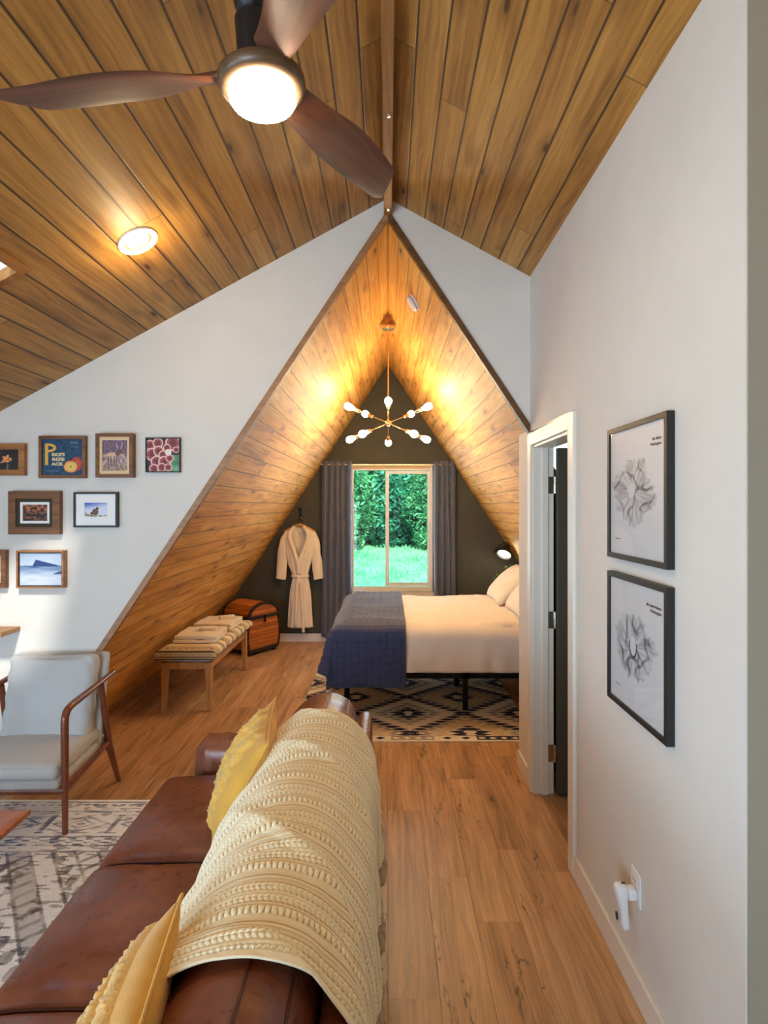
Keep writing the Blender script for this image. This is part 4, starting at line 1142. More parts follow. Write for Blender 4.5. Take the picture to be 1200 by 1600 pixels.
# front is theta = pi/2; leave the V open at the neck
def fbody(u, v):
    z = 1.425 + (0.20 - 1.425) * v
    gap = 0.62 * max(0.0, (z - 1.02) / .40) if z > 1.02 else 0.0
    th = PI / 2 + gap + (2 * PI - 2 * gap) * u
    return robe_surf(th, z)
grid(bm, 80, 70, fbody)
bodyo = obj('body', bm, M['robe'], robe, angle=2.5); md = bodyo.modifiers.new('Solidify', 'SOLIDIFY'); md.thickness = .008
for s in (-1, 1):
    bm = newbm()
    path = [(rbx + s * .14, rby, 1.375), (rbx + s * .188, rby, 1.27), (rbx + s * .212, rby - .004, 1.10), (rbx + s * .230, rby - .008, .93), (rbx + s * (.242), rby - .01, .79)]
    pp = smoothpts(path, 7); n = len(pp)
    def fs(u, v):
        i = min(n - 1, int(round(v * (n - 1)))); p = pp[i]; t = v
        rx = .046 + .026 * math.sin(PI * min(1, t * 1.1)) - .0 * t; rx = .043 + .010 * math.sin(PI * t * .9) ; ry = .040 - .008 * t
        a = u * 2 * PI; w = 1 + .08 * math.sin(3 * a + t * 9) + .05 * math.sin(t * 22 + a)
        # the sleeve widens inwards near the elbow
        inn = .022 * sstep(.3, .75, t) * (1 if math.cos(a) * s < 0 else 0)
        return Vector((p.x + math.cos(a) * (rx * w + inn), p.y + math.sin(a) * ry * w, p.z + .012 * math.cos(a) * s * t))
    grid(bm, 28, n - 1, fs, closeu=True); o = obj('sleeve', bm, M['robe'], robe, angle=2.5); md = o.modifiers.new('Solidify', 'SOLIDIFY'); md.thickness = .006
    # collar band from the neck to the crossing
    bm = newbm()
    pts = []; 
    for k in range(12):
        z = 1.435 - (1.435 - .86) * k / 11
        gap = 0.62 * max(0.0, (z - 1.02) / .40)
        q = robe_surf(PI / 2 + (gap + .04) * (-s), min(z, 1.424), .010)
        q.x += -s * 0.0 + (0.0 if z > 1.02 else -s * .10 * (1.02 - z)); q.y -= .004 if s > 0 else 0.001; q.z = z; pts.append(q)
    tube(bm, smoothpts(pts, 4), .024, 10, flat=.35, up=(0, -1, 0)); obj('collar', bm, M['robe'], robe, angle=2)
bm = newbm(); pts = [robe_surf(2 * PI * k / 40, .825, .010) for k in range(41)]; tube(bm, pts, .019, 10, flat=.45, up=(0, -1, 0))
obj('belt', bm, M['robe'], robe, angle=2)
bm = newbm(); rbox(bm, (rbx - .004, rby - .070, .825), (.024, .016, .024), .014, 8)
yk = rby - .078
tube(bm, smoothpts([(rbx - .005, yk, .82), (rbx - .020, yk - .004, .70), (rbx - .026, yk - .006, .50), (rbx - .035, yk - .006, .26)], 6), .017, 8, flat=.35, up=(0, -1, 0))
tube(bm, smoothpts([(rbx + .005, yk, .82), (rbx + .030, yk - .004, .70), (rbx + .046, yk - .008, .45), (rbx + .060, yk - .006, .15)], 6), .017, 8, flat=.35, up=(0, -1, 0))
obj('belt_tie', bm, M['robe'], robe, angle=1.5)
bm = newbm(); box(bm, rbx - .022, rbx + .022, rby + .028, rby + .032, 1.37, 1.395); obj('neck_tag', bm, M['white'], robe)

# ------------------------------------------------------------------ nightstand, plant, wall lamp (mostly behind the pillows)
ns_ = thing('nightstand', 'small dark nightstand in the corner beyond the bed', 'nightstand', (1.42, 6.60, 0))
bm = newbm(); box(bm, 1.24, 1.60, 6.42, 6.80, .14, .60); obj('cabinet', bm, M['walnut'], ns_, bevel=.004)
bm = newbm(); box(bm, 1.26, 1.58, 6.405, 6.419, .36, .58); o = obj('drawer', bm, M['walnut'], ns_, bevel=.003)
bm = newbm(); rbox(bm, (1.42, 6.395, .47), (.012, .010, .012), .008, 6); obj('knob', bm, M['brass'], o)
for (x, y) in ((1.27, 6.45), (1.57, 6.45), (1.27, 6.77), (1.57, 6.77)):
    bm = newbm(); tube(bm, [(x, y, 0), (x, y, .141)], [.012, .018], 10); obj('leg', bm, M['walnut'], ns_)
pl = thing('potted_plant', 'small green trailing plant in a pot beneath the black wall lamp', 'plant', (1.41, 6.62, .60))
bm = newbm(); lathe(bm, [(0, .60), (.05, .60), (.068, .70), (.070, .715), (.060, .715), (.055, .69), (0, .685)], 20, c=(1.41, 6.62, .0)); obj('pot', bm, M['pot'], pl)
rr = random.Random(5)
bm = newbm(); tips = []
for k in range(16):
    a = rr.uniform(0, 6.28); r = rr.uniform(.03, .13); h = rr.uniform(.14, .34)
    tip = Vector((1.41 + math.cos(a) * r, 6.62 + math.sin(a) * r, .69 + h))
    if tip.z > za(tip.x) - .06: tip.z = za(tip.x) - .08
    pts = smoothpts([(1.41 + math.cos(a) * .02, 6.62 + math.sin(a) * .02, .685), (1.41 + math.cos(a) * r * .4, 6.62 + math.sin(a) * r * .4, .69 + h * .6), tip], 4)
    tube(bm, pts, .0022, 5); tips += pts[3:]
pts = smoothpts([(1.40, 6.60, .69), (1.34, 6.56, .80), (1.27, 6.54, .90), (1.215, 6.53, .865)], 4); tube(bm, pts, .0022, 5); tips += pts[6:]
obj('stems', bm, M['leaf'], pl)
bm = newbm()
for p in tips:
    for j in range(2):
        a = Euler((rr.uniform(-.8, .8), rr.uniform(-.8, .8), rr.uniform(0, 6.28))).to_matrix(); s = rr.uniform(.016, .028)
        bm.faces.new([bm.verts.new(p + a @ Vector(v) * s) for v in ((0, 0, 0), (.5, -.4, .1), (1.2, -.35, .1), (1.7, 0, -.1), (1.2, .35, .1), (.5, .4, .1))])
obj('leaves', bm, M['leaf'], pl, smooth=False, weld=False)
lp = thing('wall_lamp', 'black cone wall lamp lit above the head of the bed', 'lamp', (1.36, YB, 1.2))
ld = Vector((-0.42, -0.62, -0.80)).normalized(); mt = ld.to_track_quat('Z', 'Y').to_matrix().to_4x4()
sc_ = Vector((1.445, 6.96, 1.215))
bm = newbm(); lathe(bm, [(.020, -.01), (.032, .012), (.040, .03), (.058, .07), (.080, .115), (.090, .15), (.092, .155), (.086, .154), (.076, .116), (.054, .072), (.036, .033), (.0, .012)], 28, mtx=mt, c=sc_)
o = obj('lamp_shade', bm, M['black'], lp, angle=.9)
bm = newbm(); lathe(bm, [(0, -.07), (.012, -.07), (.014, -.03), (.019, -.01), (0, -.01)], 16, mtx=mt, c=sc_); obj('socket', bm, M['brass'], lp)
bm = newbm(); lathe(bm, [(0, .138), (.074, .138), (.074, .130), (0, .124)], 24, mtx=mt, c=sc_); obj('light_disc', bm, M['sconce'], lp)
bm = newbm(); tube(bm, smoothpts([(1.36, YB - .005, 1.13), (1.38, YB - .06, 1.20), tuple(sc_ + ld * -.05)], 5), .006, 8); obj('lamp_arm', bm, M['black'], lp)
bm = newbm(); lathe(bm, [(0, 0), (.035, 0), (.035, .014), (0, .016)], 20, mtx=Matrix.Rotation(PI / 2, 4, 'X'), c=(1.36, YB - .001, 1.13)); obj('wall_plate', bm, M['black'], lp)
point('wall_lamp_light', tuple(sc_ + ld * .19), 2.2, (1.0, .85, .62), .04)
# ------------------------------------------------------------------ ceiling fan
hubx, huby = -0.310, 1.40
fan = thing('ceiling_fan', 'ceiling fan with three dark walnut blades and a round light', 'ceiling fan', (hubx, huby, 2.78))
bm = newbm(); lathe(bm, [(0, 2.694), (.086, 2.695), (.100, 2.701), (.106, 2.714), (.104, 2.728), (.088, 2.742), (.05, 2.752), (0, 2.755)], 40, c=(hubx, huby, 0)); obj('hub', bm, wood('hub_wood', rgb(60, 44, 30), rgb(100, 76, 52), .35, 0, 14), fan, angle=1.0)
bm = newbm(); lathe(bm, [(0, 2.663), (.060, 2.663), (.074, 2.667), (.081, 2.678), (.081, 2.700), (0, 2.700)], 40, c=(hubx, huby, 0)); obj('light_lens', bm, M['lens'], fan, angle=.8)
hx2 = hubx - .008
bm = newbm(); lathe(bm, [(0, 2.745), (.046, 2.75), (.048, 2.865), (.030, 2.885), (.046, 2.90), (.050, 2.93), (.048, 2.985), (.030, 3.0), (.014, 3.005), (.014, zr(hubx) - .07), (.05, zr(hubx) - .06), (.065, zr(hubx) - .012), (.065, zr(hubx) + .028), (0, zr(hubx) + .028)], 30, c=(hx2, huby, 0)); o = obj('downrod', bm, M['black'], fan, angle=.7)
bm = newbm(); mt = Matrix.Translation((hx2 - .004, huby - .0505, 2.945)) @ Matrix.Rotation(PI / 2, 4, 'X'); lathe(bm, [(0, 0), (.012, 0), (.012, .0015), (0, .0015)], 20, mtx=mt); box(bm, hx2 - .042, hx2 - .026, huby - .0425, huby - .040, 2.91, 2.96); obj('sticker', bm, pm('pale_sticker', rgb(196, 190, 182), .5), o)
def blade(ang):
    bm = newbm(); n = 44; k = 14
    ca, sa = math.cos(ang), math.sin(ang)
    def f(u, v):
        r = 0.075 + 0.555 * u
        w = 0.090 + 0.065 * sstep(0.05, 0.50, u) - 0.03 * sstep(.6, 1.0, u)
        if u > .93: w *= math.sqrt(max(0.0, 1 - ((u - .93) / .075) ** 2)) * .55 + .45
        tw = -math.radians(20) * (1 - sstep(0.0, .36, u)) - math.radians(11)
        a = v * 2 * PI; cx = math.cos(a); sx = math.sin(a)
        th = 0.013 - .007 * u + .020 * (1 - sstep(0, .22, u))
        c = cx * w / 2 + .012 * math.sin(PI * u); z = sx * th / 2
        sweep = -0.012 * math.sin(PI * u)
        y = c * math.cos(tw) - z * math.sin(tw) + sweep; zz = c * math.sin(tw) + z * math.cos(tw) + .004 - .012 * sstep(.5, 1, u)
        skew = .035 * cx * sstep(.80, 1.0, u)
        r += skew
        return Vector((hubx + ca * r - sa * y, huby + sa * r + ca * y, 2.738 + zz))
    g = grid(bm, n, k, f, closev=True); bm.faces.new(g[0]); bm.faces.new(g[-1][::-1])
    o = obj('blade', bm, M['blade'], None, angle=1.2); return o
for d in (177, 61, -61):
    o = blade(math.radians(d)); me = o.data
    # put the grain along the blade: local x along the blade
    me.transform(Matrix.Translation((-hubx, -huby, -2.78))); me.transform(Matrix.Rotation(-math.radians(d), 4, 'Z'))
    o.parent = fan; o.rotation_euler = (0, 0, math.radians(d)); 

fan.rotation_euler = (math.radians(2.2), math.radians(-3.2), 0)
# recessed ceiling light
def on_slope(x, side, z, pitch):
    nrm = Vector((-side * pitch, 0, -1)).normalized(); return nrm.to_track_quat('Z', 'Y').to_matrix().to_4x4()
rl = thing('recessed_light', 'round recessed downlight lit in the left ceiling slope', 'ceiling light', (-1.151, 2.65, zr(1.151)))
m4 = on_slope(-1.151, -1, 0, SL)
m4 = Vector((-0 + SL / math.sqrt(1 + SL * SL), 0, -1 / math.sqrt(1 + SL * SL))).to_track_quat('Z', 'Y').to_matrix().to_4x4()
cc = (-1.151, 2.65, zr(1.151))
bm = newbm(); lathe(bm, [(.066, -.02), (.064, .004), (.075, .011), (.092, .008), (.094, 0.0), (.094, -.004)], 36, mtx=m4, c=cc); obj('trim_ring', bm, M['trimw'], rl)
bm = newbm(); lathe(bm, [(0, .003), (.05, .002), (.065, -.004), (0, -.01)], 30, mtx=m4, c=cc); obj('lens', bm, M['reclens'], rl)
point('recessed_glow', tuple(Vector(cc) + Vector((SL, 0, -1)).normalized() * .12), 5, (1.0, .74, .42), .06)

# smoke alarm on the right alcove slope
sx_, sy_, sz_ = 0.193, 4.14, za(.193)
m5 = Vector((-SA, 0, -1)).normalized().to_track_quat('Z', 'Y').to_matrix().to_4x4()
sm = thing('smoke_alarm', 'round white smoke alarm on the right slope of the alcove', 'smoke alarm', (sx_, sy_, sz_))
bm = newbm(); lathe(bm, [(0, -.002), (.062, -.002), (.064, .012), (.060, .026), (.052, .036), (.030, .040), (0, .041)], 32, mtx=m5, c=(sx_, sy_, sz_)); obj('cover', bm, M['plastic'], sm, angle=.7)
bm = newbm(); lathe(bm, [(.0625, .016), (.0650, .017), (.0650, .021), (.0610, .023)], 32, mtx=m5, c=(sx_, sy_, sz_)); obj('vent_ring', bm, M['taupe'], sm)

# ------------------------------------------------------------------ chandelier
CY = 5.27; CZ = 1.69 + 129 * CY / F
chd = thing('chandelier', 'brass starburst chandelier with ten glowing bulbs', 'chandelier', (0.004, CY, CZ)); cx0 = 0.004
bm = newbm(); lathe(bm, [(0, -.028), (.014, -.026), (.026, -.014), (.030, 0), (.026, .014), (.014, .026), (0, .028)], 24, c=(cx0, CY, CZ)); obj('hub', bm, M['brass'], chd)
bm = newbm(); tube(bm, [(cx0, CY, CZ + .02), (cx0, CY, 3.325)], .0065, 12); obj('stem', bm, M['brass'], chd)
bm = newbm(); lathe(bm, [(0, 3.30), (.056, 3.302), (.060, 3.312), (.060, 3.326), (0, 3.328)], 28, c=(cx0, CY, 0)); obj('canopy', bm, M['brass'], chd)
bm = newbm(); zt2 = 3.4445; prism(bm, [(-.077, 3.326), (.077, 3.326), (0, zt2 - .001)], lambda p, q: Vector((p + 0, CY - .06, q)), lambda p, q: Vector((p, CY + .06, q))); obj('mounting_block', bm, M['beam'], chd, smooth=False)
rho = .38
for tier, (dz, azs) in enumerate(((.133, (-90, -18, 54, 126, 198)), (-.139, (90, 162, 234, 306, 18)))):
    for az in azs:
        a = math.radians(az); dv = Vector((math.cos(a) * rho, math.sin(a) * rho, dz)); L0 = dv.length; dn = dv.normalized()
        c = Vector((cx0, CY, CZ)); mm = dn.to_track_quat('Z', 'Y').to_matrix().to_4x4()
        bm = newbm(); tube(bm, [c + dn * .02, c + dn * (L0 - .125)], .0045, 8); arm = obj('arm', bm, M['brass'], chd)
        bm = newbm(); lathe(bm, [(0, L0 - .13), (.010, L0 - .13), (.017, L0 - .118), (.018, L0 - .065), (0, L0 - .065)], 16, mtx=mm, c=c); obj('socket', bm, M['brass'], arm, angle=.6)
        bm = newbm(); lathe(bm, [(0, L0 - .07), (.013, L0 - .064), (.020, L0 - .045), (.030, L0 - .018), (.032, L0), (.027, L0 + .020), (.014, L0 + .031), (0, L0 + .034)], 18, mtx=mm, c=c); obj('bulb', bm, M['bulb'], arm)

# ------------------------------------------------------------------ framed pictures
def ps(px, py, y):  # a photograph position taken back to the plane at depth y
    return (px - 606) * y / F, H + (790 - py) * y / F
def frame(label, x0, x1, z0, z1, fmat, rail, depth, mats, art, nx, ny, group, base=None, rz=0.0, loc=None, name='framed_picture', glass=False, lip=0.006):
    """wall picture facing local -y; the back of the frame is at local y = 0"""
    cx, cz = (x0 + x1) / 2, (z0 + z1) / 2; w, h = (x1 - x0), (z1 - z0)
    t = thing(name, label, 'picture', loc if loc else (cx, YG, cz), rz, group)
    bm = newbm(); a, b = w / 2, h / 2
    # rails: mitred, with a bevelled inner edge
    O = [(-a, -b), (a, -b), (a, b), (-a, b)]; I = [(-a + rail, -b + rail), (a - rail, -b + rail), (a - rail, b - rail), (-a + rail, b - rail)]
    I2 = [(p[0] - math.copysign(min(.006, rail * .3), p[0]), p[1] - math.copysign(min(.006, rail * .3), p[1])) for p in I]
    for k in range(4):
        k2 = (k + 1) % 4
        def q(P, y): return [bm.verts.new((P[k][0], y, P[k][1])), bm.verts.new((P[k2][0], y, P[k2][1]))]
        ring = [q(O, -.002), q(O, -depth), q(I, -depth + lip * .0), q(I, -depth + lip), q(I, -.002)]
        for r0, r1 in zip(ring, ring[1:] + ring[:1]): bm.faces.new([r0[0], r0[1], r1[1], r1[0]])
    obj('frame', bm, fmat, t, world=False, smooth=False, bevel=.0)
    iw, ih = a - rail, b - rail; yb = -depth + lip + .002
    for (mw, mm, nm) in mats:
        yb2 = yb
        bm = newbm(); mw = mw if isinstance(mw, tuple) else (mw, mw); o_, i_ = (iw, ih), (iw - mw[0], ih - mw[1])
        P = [(-o_[0], -o_[1]), (o_[0], -o_[1]), (o_[0], o_[1]), (-o_[0], o_[1])]; Q = [(-i_[0], -i_[1]), (i_[0], -i_[1]), (i_[0], i_[1]), (-i_[0], i_[1])]
        for k in range(4):
            k2 = (k + 1) % 4
            bm.faces.new([bm.verts.new((p[0], yb2, p[1])) for p in (P[k], P[k2], Q[k2], Q[k])])
            bm.faces.new([bm.verts.new((p[0], yy, p[1])) for p, yy in ((Q[k], yb2), (Q[k2], yb2), (Q[k2], yb2 + .003), (Q[k], yb2 + .003))])
        obj(nm, bm, mm, t, world=False, smooth=False); iw, ih = i_; yb += .003
    painted('print', nx * (2 if nx < 100 else 1), ny * (2 if nx < 100 else 1), art, M['paint'], t, lambda u, v: Vector((-iw + 2 * iw * u, yb, -ih + 2 * ih * v)), world=False)
    if glass:
        bm = newbm(); y_ = -depth + lip * .6; bm.faces.new([bm.verts.new(p) for p in ((-a + rail, y_, -b + rail), (a - rail, y_, -b + rail), (a - rail, y_, b - rail), (-a + rail, y_, b - rail))])
        obj('glazing', bm, M['pglass'], t, world=False, smooth=False, recalc=False)
    return t, iw, ih, yb
GP = 'framed pictures on the white gable wall'
def gf(label, px0, px1, py0, py1, *a, depth=.03, **k):
    y = YG - depth
    x0, z1 = ps(px0, py0, y); x1, z0 = ps(px1, py1, y)
    return frame(label, x0, x1, z0, z1, *a, **k) if False else frame(label, x0, x1, z0, z1, a[0], a[1], depth, *a[2:], **k)
def fl_art(u, v):
    c = rgb(30, 20, 22); x, y = u - .56, v - .55; r = math.hypot(x, y * .9); a = math.atan2(y, x)
    if r < .13 + .05 * math.cos(5 * a) : return mixc(rgb(226, 120, 50), rgb(240, 180, 120), ns(u * 9, v * 9, 1) + .4)
    if abs(v - .40 - .3 * (u - .5)) < .03 and .35 < u < .75: return rgb(214, 160, 120)
    if abs(u - .60) < .02 + .05 * ns(u * 8, v * 8, 4) and v < .4: return rgb(120, 110, 96)
    return mixc(c, rgb(64, 48, 44), ns(u * 7, v * 7, 2) * .8)
gf('oak framed picture of an orange flower on black, cut by the left edge', -26, 38, 693, 743, M['oakm'], .036, [], fl_art, 50, 44, GP)
def price_art(u, v):
    c = mixc(rgb(12, 48, 78), rgb(24, 70, 104), .5 + ns(u * 10, v * 10, 0))
    # apples
    ax, ay = (u - .84) / .15, (v - .31) / .20
    r = math.hypot(ax, ay)
    if r < 1: c = mixc(rgb(214, 92, 60), rgb(150, 44, 34), r * .9 + .2 * ns(u * 20, v * 20, 1))
    bx_, by_ = (u - .70) / .17, (v - .235) / .165; ca, sa = math.cos(.5), math.sin(.5); bx_, by_ = bx_ * ca + by_ * sa, -bx_ * sa + by_ * ca
    r = math.hypot(bx_, by_ * (1.0 + .15 * abs(bx_)))
    if r < 1.08: c = rgb(196, 70, 44)
    if r < .96: c = mixc(rgb(238, 204, 116), rgb(222, 176, 84), r)
    if math.hypot(bx_, by_ * 1.5) < .2: c = rgb(150, 110, 50)
    if .065 < u < .15 and .276 < v < .875: c = rgb(222, 172, 62)
    if u >= .15 and math.hypot((u - .15) / .20, (v - .755) / .12) < 1 and not math.hypot((u - .15) / .12, (v - .755) / .055) < 1: c = rgb(222, 172, 62)
    if (abs(v - .9) < .012 and .68 < u < .88) or (abs(v - .78) < .006 and .70 < u < .90): c = rgb(120, 140, 150)
    if .08 < u < .42 and (abs(v - .14) < .01 or abs(v - .10) < .008): c = rgb(80, 110, 130)
    return c
t, iw, ih, yb = gf('wood framed blue apple crate label with big yellow letter P', 60, 133, 681, 747, M['oakd'], .018, [], price_art, 150, 136, GP)
yl = pm('label_yellow', rgb(222, 172, 62), .6); cl = pm('label_cream', rgb(230, 212, 160), .6)
def lettering(s, x, z, size, m, sq=1.0, off=.0, y=None, parent=None, align='LEFT'):
    return textmesh('lettering', s, size, m, parent, Matrix.Translation((x, y, z)) @ Matrix.Rotation(PI / 2, 4, 'X'), world=False, offset=off, align=align, squeeze=sq)
lettering("RICE'S", -iw + 2 * iw * .24, -ih + 2 * ih * .53, 2 * ih * .115, cl, 1.15, .0012, yb - .002, t)
lettering('RIZE', -iw + 2 * iw * .245, -ih + 2 * ih * .40, 2 * ih * .115, cl, 1.5, .0012, yb - .002, t)
lettering('ACK', -iw + 2 * iw * .235, -ih + 2 * ih * .27, 2 * ih * .115, cl, 1.35, .0012, yb - .002, t)
def elk_art(u, v):
    c = mixc(rgb(120, 96, 110), rgb(206, 176, 160), .45 + .9 * ns(u * 10, v * 9, 3))
    if v > .55: c = mixc(rgb(84, 60, 84), rgb(140, 110, 130), .5 + ns(u * 16, v * 16, 5))
    if v < .16: c = mixc(rgb(90, 70, 66), rgb(190, 160, 140), .5 + ns(u * 14, v * 14, 5))
    if math.hypot((u - .38) / .22, (v - .50) / .11) < 1: c = rgb(206, 170, 142)
    if math.hypot((u - .62) / .10, (v - .58) / .10) < 1: c = rgb(110, 76, 66)
    if math.hypot((u - .70) / .06, (v - .68) / .07) < 1: c = rgb(96, 66, 60)
    for (x, w) in ((.24, .02), (.34, .022), (.48, .022), (.56, .02)):
        if abs(u - x) < w and .17 < v < .48: c = rgb(84, 56, 52)
    for sg in (-1, 1):
        if .72 < v < .90 and abs((u - .68) - sg * (.02 + .10 * math.sin((v - .70) * 9))) < .014: c = rgb(214, 190, 176)
    return c
gf('walnut framed picture of an elk in a cream mat, gable wall', 149, 207, 677, 746, M['oakd'], .020, [((.016, .020), M['cream_mat'], 'mat_board')], elk_art, 50, 66, GP, depth=.045)
def mush_art(u, v):
    c = mixc(rgb(70, 120, 92), rgb(120, 170, 130), .5 + ns(u * 6, v * 6, 0)) if u > .6 and v < .5 else rgb(60, 30, 34)
    best = None
    for (cx, cy, r) in ((.10, .80, .16), (.34, .86, .16), (.16, .52, .2), (.36, .62, .16), (.5, .5, .14), (.30, .30, .18), (.55, .28, .2), (.70, .40, .12), (.22, .08, .15), (.46, .12, .14), (.80, .86, .24), (.62, .72, .12), (.66, .12, .12), (.9, .66, .10)):
        d = math.hypot(u - cx, v - cy) / r
        if d < 1: best = (d, cx)
    if best:
        d = best[0]; c = mixc(rgb(112, 36, 40), rgb(186, 92, 92), d) if d < .8 else rgb(236, 196, 186)
        if d < .5: c = mixc(c, rgb(90, 26, 32), .5)
    if math.hypot((u - .66), (v - .58)) < .10: c = rgb(240, 224, 220)
    return c
gf('thin black framed square picture of red shelf mushrooms', 227, 281, 683.5, 738, M['blackf'], .006, [], mush_art, 64, 64, GP, depth=.022)
def brown_art(u, v):
    n = ns(u * 7, v * 7, 1) + .5 * ns(u * 17, v * 17, 3)
    c = mixc(rgb(46, 26, 16), rgb(150, 82, 46), .4 + n)
    if v > .6 and n > .1: c = rgb(184, 104, 66)
    if v < .5 and n < 0: c = rgb(24, 18, 14)
    return c
gf('wide oak framed picture of brown rocks in dark and white mats', 12.5, 93, 767.5, 835, M['oakd'], .044, [(.021, M['dark_mat'], 'outer_mat'), (.015, M['white'], 'inner_mat')], brown_art, 48, 36, GP, depth=.035)
def squirrel_art(u, v):
    c = mixc(rgb(214, 220, 240), rgb(60, 100, 190), sstep(.5, 1.1, v + .3 * (.5 - u)))
    if v < .12 + .35 * max(0, .35 - u) * 2 + .05 * ns(u * 12, 0, 1): c = mixc(rgb(230, 216, 190), rgb(40, 34, 26), .5 + 1.2 * ns(u * 12, v * 12, 1))
    if math.hypot((u - .46) / .14, (v - .34) / .24) < 1 or math.hypot((u - .55) / .07, (v - .58) / .10) < 1 or math.hypot((u - .34) / .10, (v - .26) / .10) < 1: c = mixc(rgb(60, 42, 26), rgb(130, 96, 60), .5 + ns(u * 20, v * 20, 2))
    if abs(u - .52) < .012 and .64 < v < .72: c = rgb(60, 42, 26)
    return c
gf('black framed picture of a squirrel on a rock in a white mat', 114.5, 183, 769, 824, M['blackf'], .011, [(.052, M['white'], 'mat_board')], squirrel_art, 54, 40, GP, depth=.03)
def mount_art(u, v):
    c = mixc(rgb(204, 214, 228), rgb(170, 186, 210), v)
    ridge = .60 + .035 * math.sin(u * 7) * .3
    if u > .3: ridge = max(.605, .80 - .33 * (u - .38) + .012 * ns(u * 20, 0, 0) if u > .38 else .60 + (u - .30) * 2.6)
    ridge = min(ridge, .81)
    if .58 < v < ridge: c = rgb(34, 62, 116)
    if v <= .58: c = mixc(rgb(110, 134, 172), rgb(196, 206, 222), sstep(.58, .2, v) + .35 * ns(u * 3, v * 9, 2))
    if .535 < v < .585 - .06 * abs(u - .35) * 4: c = rgb(60, 92, 142)
    if u > .80 and v < .36 + .5 * (u - .8) and v > .34: c = rgb(60, 84, 128)
    return c
gf('oak framed picture of a blue mountain above fog', 25, 99, 860.5, 919, M['oakm'], .010, [(.006, M['blackf'], 'inner_lip')], mount_art, 70, 54, GP, depth=.045)
gf('walnut framed pale picture cut by the left edge, lowest row', -62, 8, 860, 919, M['oakd'], .026, [(.004, M['blackf'], 'inner_lip')], lambda u, v: mixc(rgb(220, 206, 184), rgb(170, 150, 130), .3 + ns(u * 5, v * 5, 0)), 30, 30, GP, depth=.035)

# two map prints on the right wall
def map_art(seed, kind):
    def f(u, v):
        pap = rgb(250, 249, 250); x, y = (u - .44) / .41, (v - .50) / .28
        a = math.atan2(y, x); r = math.hypot(x, y)
        lim = 0.84 + .22 * ns(math.cos(a) * 1.7 + seed, math.sin(a) * 1.7, 0) + .30 * abs(ns(math.cos(a) * 4 + seed, math.sin(a) * 4, 2))
        fr = (abs(u - .5) > .455) != (abs(v - .5) > .455) if False else False
        if kind and abs(v - .86) < .002 and .06 < u < .62: return rgb(170, 176, 190)
        if r < lim:
            rr_ = abs(ns(math.cos(a) * 3.2 + seed, math.sin(a) * 3.2, r * 1.6)) * 2.2 + .5 * abs(ns(x * 5, y * 5, seed)) 
            vein = sstep(.16, .0, abs(ns(x * 2.4 + seed, y * 2.4, r))) * .5
            edge = sstep(lim, lim - .25, r)
            s = .10 + (.36 * (1 - min(1, rr_)) + vein) * (.35 + .65 * edge)
            if kind:
                q = math.hypot((x - .02) / .17, (y - .02) / .34)
                if q < .8: s = .02
                elif q < 1.1 and y < .12: s = .85
            else:
                if math.hypot((x + .05) / .16, (y - .05) / .22) < 1: s = .03
                if abs(y - .05 - .25 * abs(x - .62)) < .02 and .4 < x < .85: s = .7
            return mixc(pap, rgb(74, 78, 90), min(1, s * 1.15))
        if .10 < u < .20 and abs(v - .125) < .004: return rgb(120, 120, 126)
        return pap
    return f
ink = pm('print_ink', rgb(96, 92, 92), .7)
for (lab, z0, z1, kind, l1, l2) in (('upper black framed mountain map print on the right wall', 1.498, 1.974, 0, 'Mt. Baker', 'Washington'), ('lower black framed mountain map print on the right wall', .970, 1.445, 1, 'Mt. Saint Helens', 'Washington')):
    t, iw, ih, yb = frame(lab, 1.717, 2.183, z0, z1, M['blackf'], .018, .026, [], map_art(3.3 if kind else 8.1, kind), 150, 150, 'mountain map prints on the right wall', rz=-PI / 2, loc=(XW, 1.95, (z0 + z1) / 2), glass=True, name='framed_print')
    rx = iw - .13 * iw
    lettering(l1, rx, ih - .27 * ih, .0125, ink, 1.25, .0004, yb - .0015, t, align='RIGHT')
    lettering(l2, rx, ih - .345 * ih, .0125, ink, 1.25, .0004, yb - .0015, t, align='RIGHT')

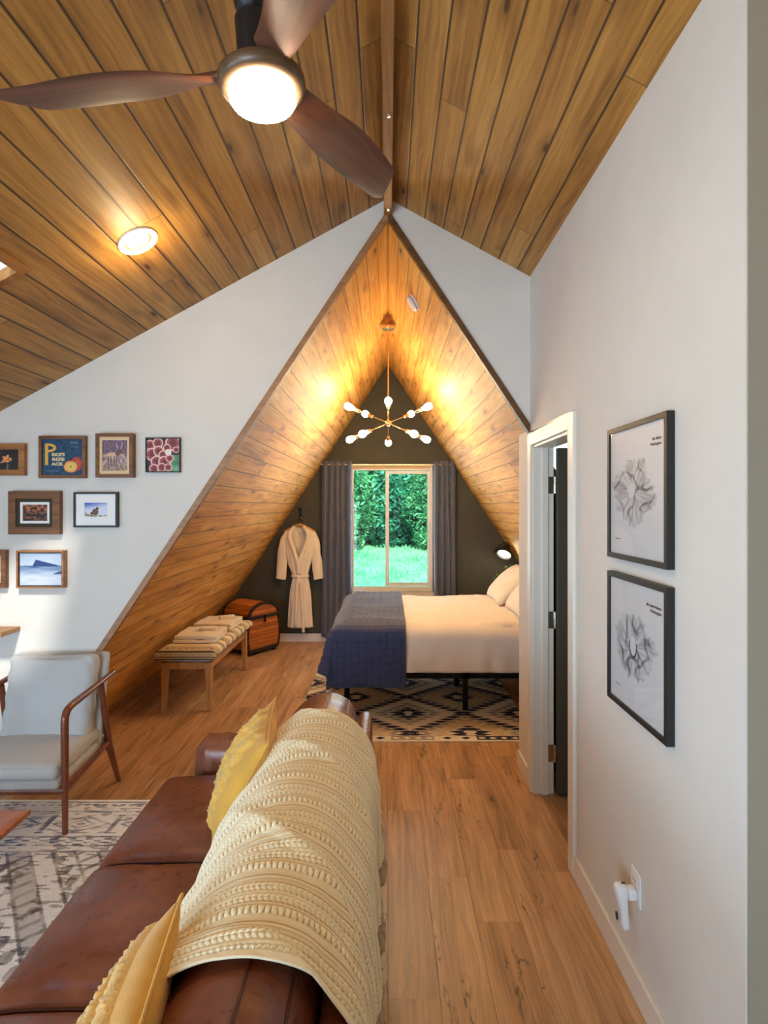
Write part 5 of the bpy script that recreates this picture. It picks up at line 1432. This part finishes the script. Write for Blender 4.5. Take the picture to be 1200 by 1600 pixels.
# ------------------------------------------------------------------ outlet and plug-in unit
ol = thing('wall_outlet', 'white wall outlet plate low on the right wall', 'outlet', (XW, 1.98, .378))
bm = newbm(); rbox(bm, (XW - .003, 1.982, .378), (.0032, .0375, .0575), .003, 8); pt = obj('cover_plate', bm, M['plastic'], ol)
for z in (.400, .356):
    bm = newbm(); rbox(bm, (XW - .007, 1.982, z), (.0015, .017, .014), .0012, 6); r_ = obj('receptacle', bm, M['trimw'], ol)
    bm = newbm(); box(bm, XW - .0093, XW - .0083, 1.974, 1.9755, z - .003, z + .006); box(bm, XW - .0093, XW - .0083, 1.9885, 1.990, z - .003, z + .005); obj('slot', bm, M['navyslot'], r_, smooth=False)
pg = thing('plug_in_light', 'white plug-in emergency light standing off the wall outlet', 'night light', (XW, 1.97, .35))
m6 = Matrix.Rotation(math.radians(-6), 4, 'Y')
def plugd(p, a, b, d):
    k = .5 + .5 * d; p.x *= .62 + .38 * sstep(-.2, .9, d); return p
bm = newbm(); rbox(bm, (XW - .052, 1.975, .318), (.024, .021, .078), .017, 14, mtx=m6, disp=plugd); obj('housing', bm, M['plastic'], pg, angle=.9)
bm = newbm(); rbox(bm, (XW - .022, 1.976, .362), (.0135, .018, .020), .008, 8); obj('plug_base', bm, M['plastic'], pg, angle=.9)
bm = newbm(); rbox(bm, (XW - .072, 1.975, .285), (.0035, .006, .013), .003, 6, mtx=m6); obj('sensor', bm, M['navyslot'], pg)
bm = newbm(); rbox(bm, (XW - .050, 1.975, .3965), (.007, .004, .0015), .001, 4); obj('button', bm, M['navyslot'], pg)
# ------------------------------------------------------------------ lights
# daylight through glazed doors on the left and behind
area('daylight_left', (-3.55, -0.5, 0.85), (0, -PI / 2, 0), 1.2, 2.4, 60, (0.52, 0.76, 1.0))
area('daylight_behind', (-1.2, -2.5, 0.95), (PI / 2, 0, -0.35), 3.2, 1.7, 210, (0.54, 0.77, 1.0))
area('daylight_far_window', (0.05, YB - 0.06, 1.42), (PI / 2, 0, PI), 1.0, 1.5, 13, (0.75, 0.9, 1.0))
sun = bpy.data.lights.new('sun', 'SUN'); sun.energy = 3.0; sun.angle = 0.1; sun.color = (1, .97, .88)
so = bpy.data.objects.new('sun', sun); COL.objects.link(so); so.rotation_euler = (0.75, 0.25, 0)
# ceiling downlights over the room behind the camera, warm
for (x, y) in ((-1.1, 0.3), (0.8, 0.2), (-1.1, -1.2)):
    point('downlight', (x, y, zr(x) - 0.25), 4, (1.0, 0.78, 0.5), 0.08)
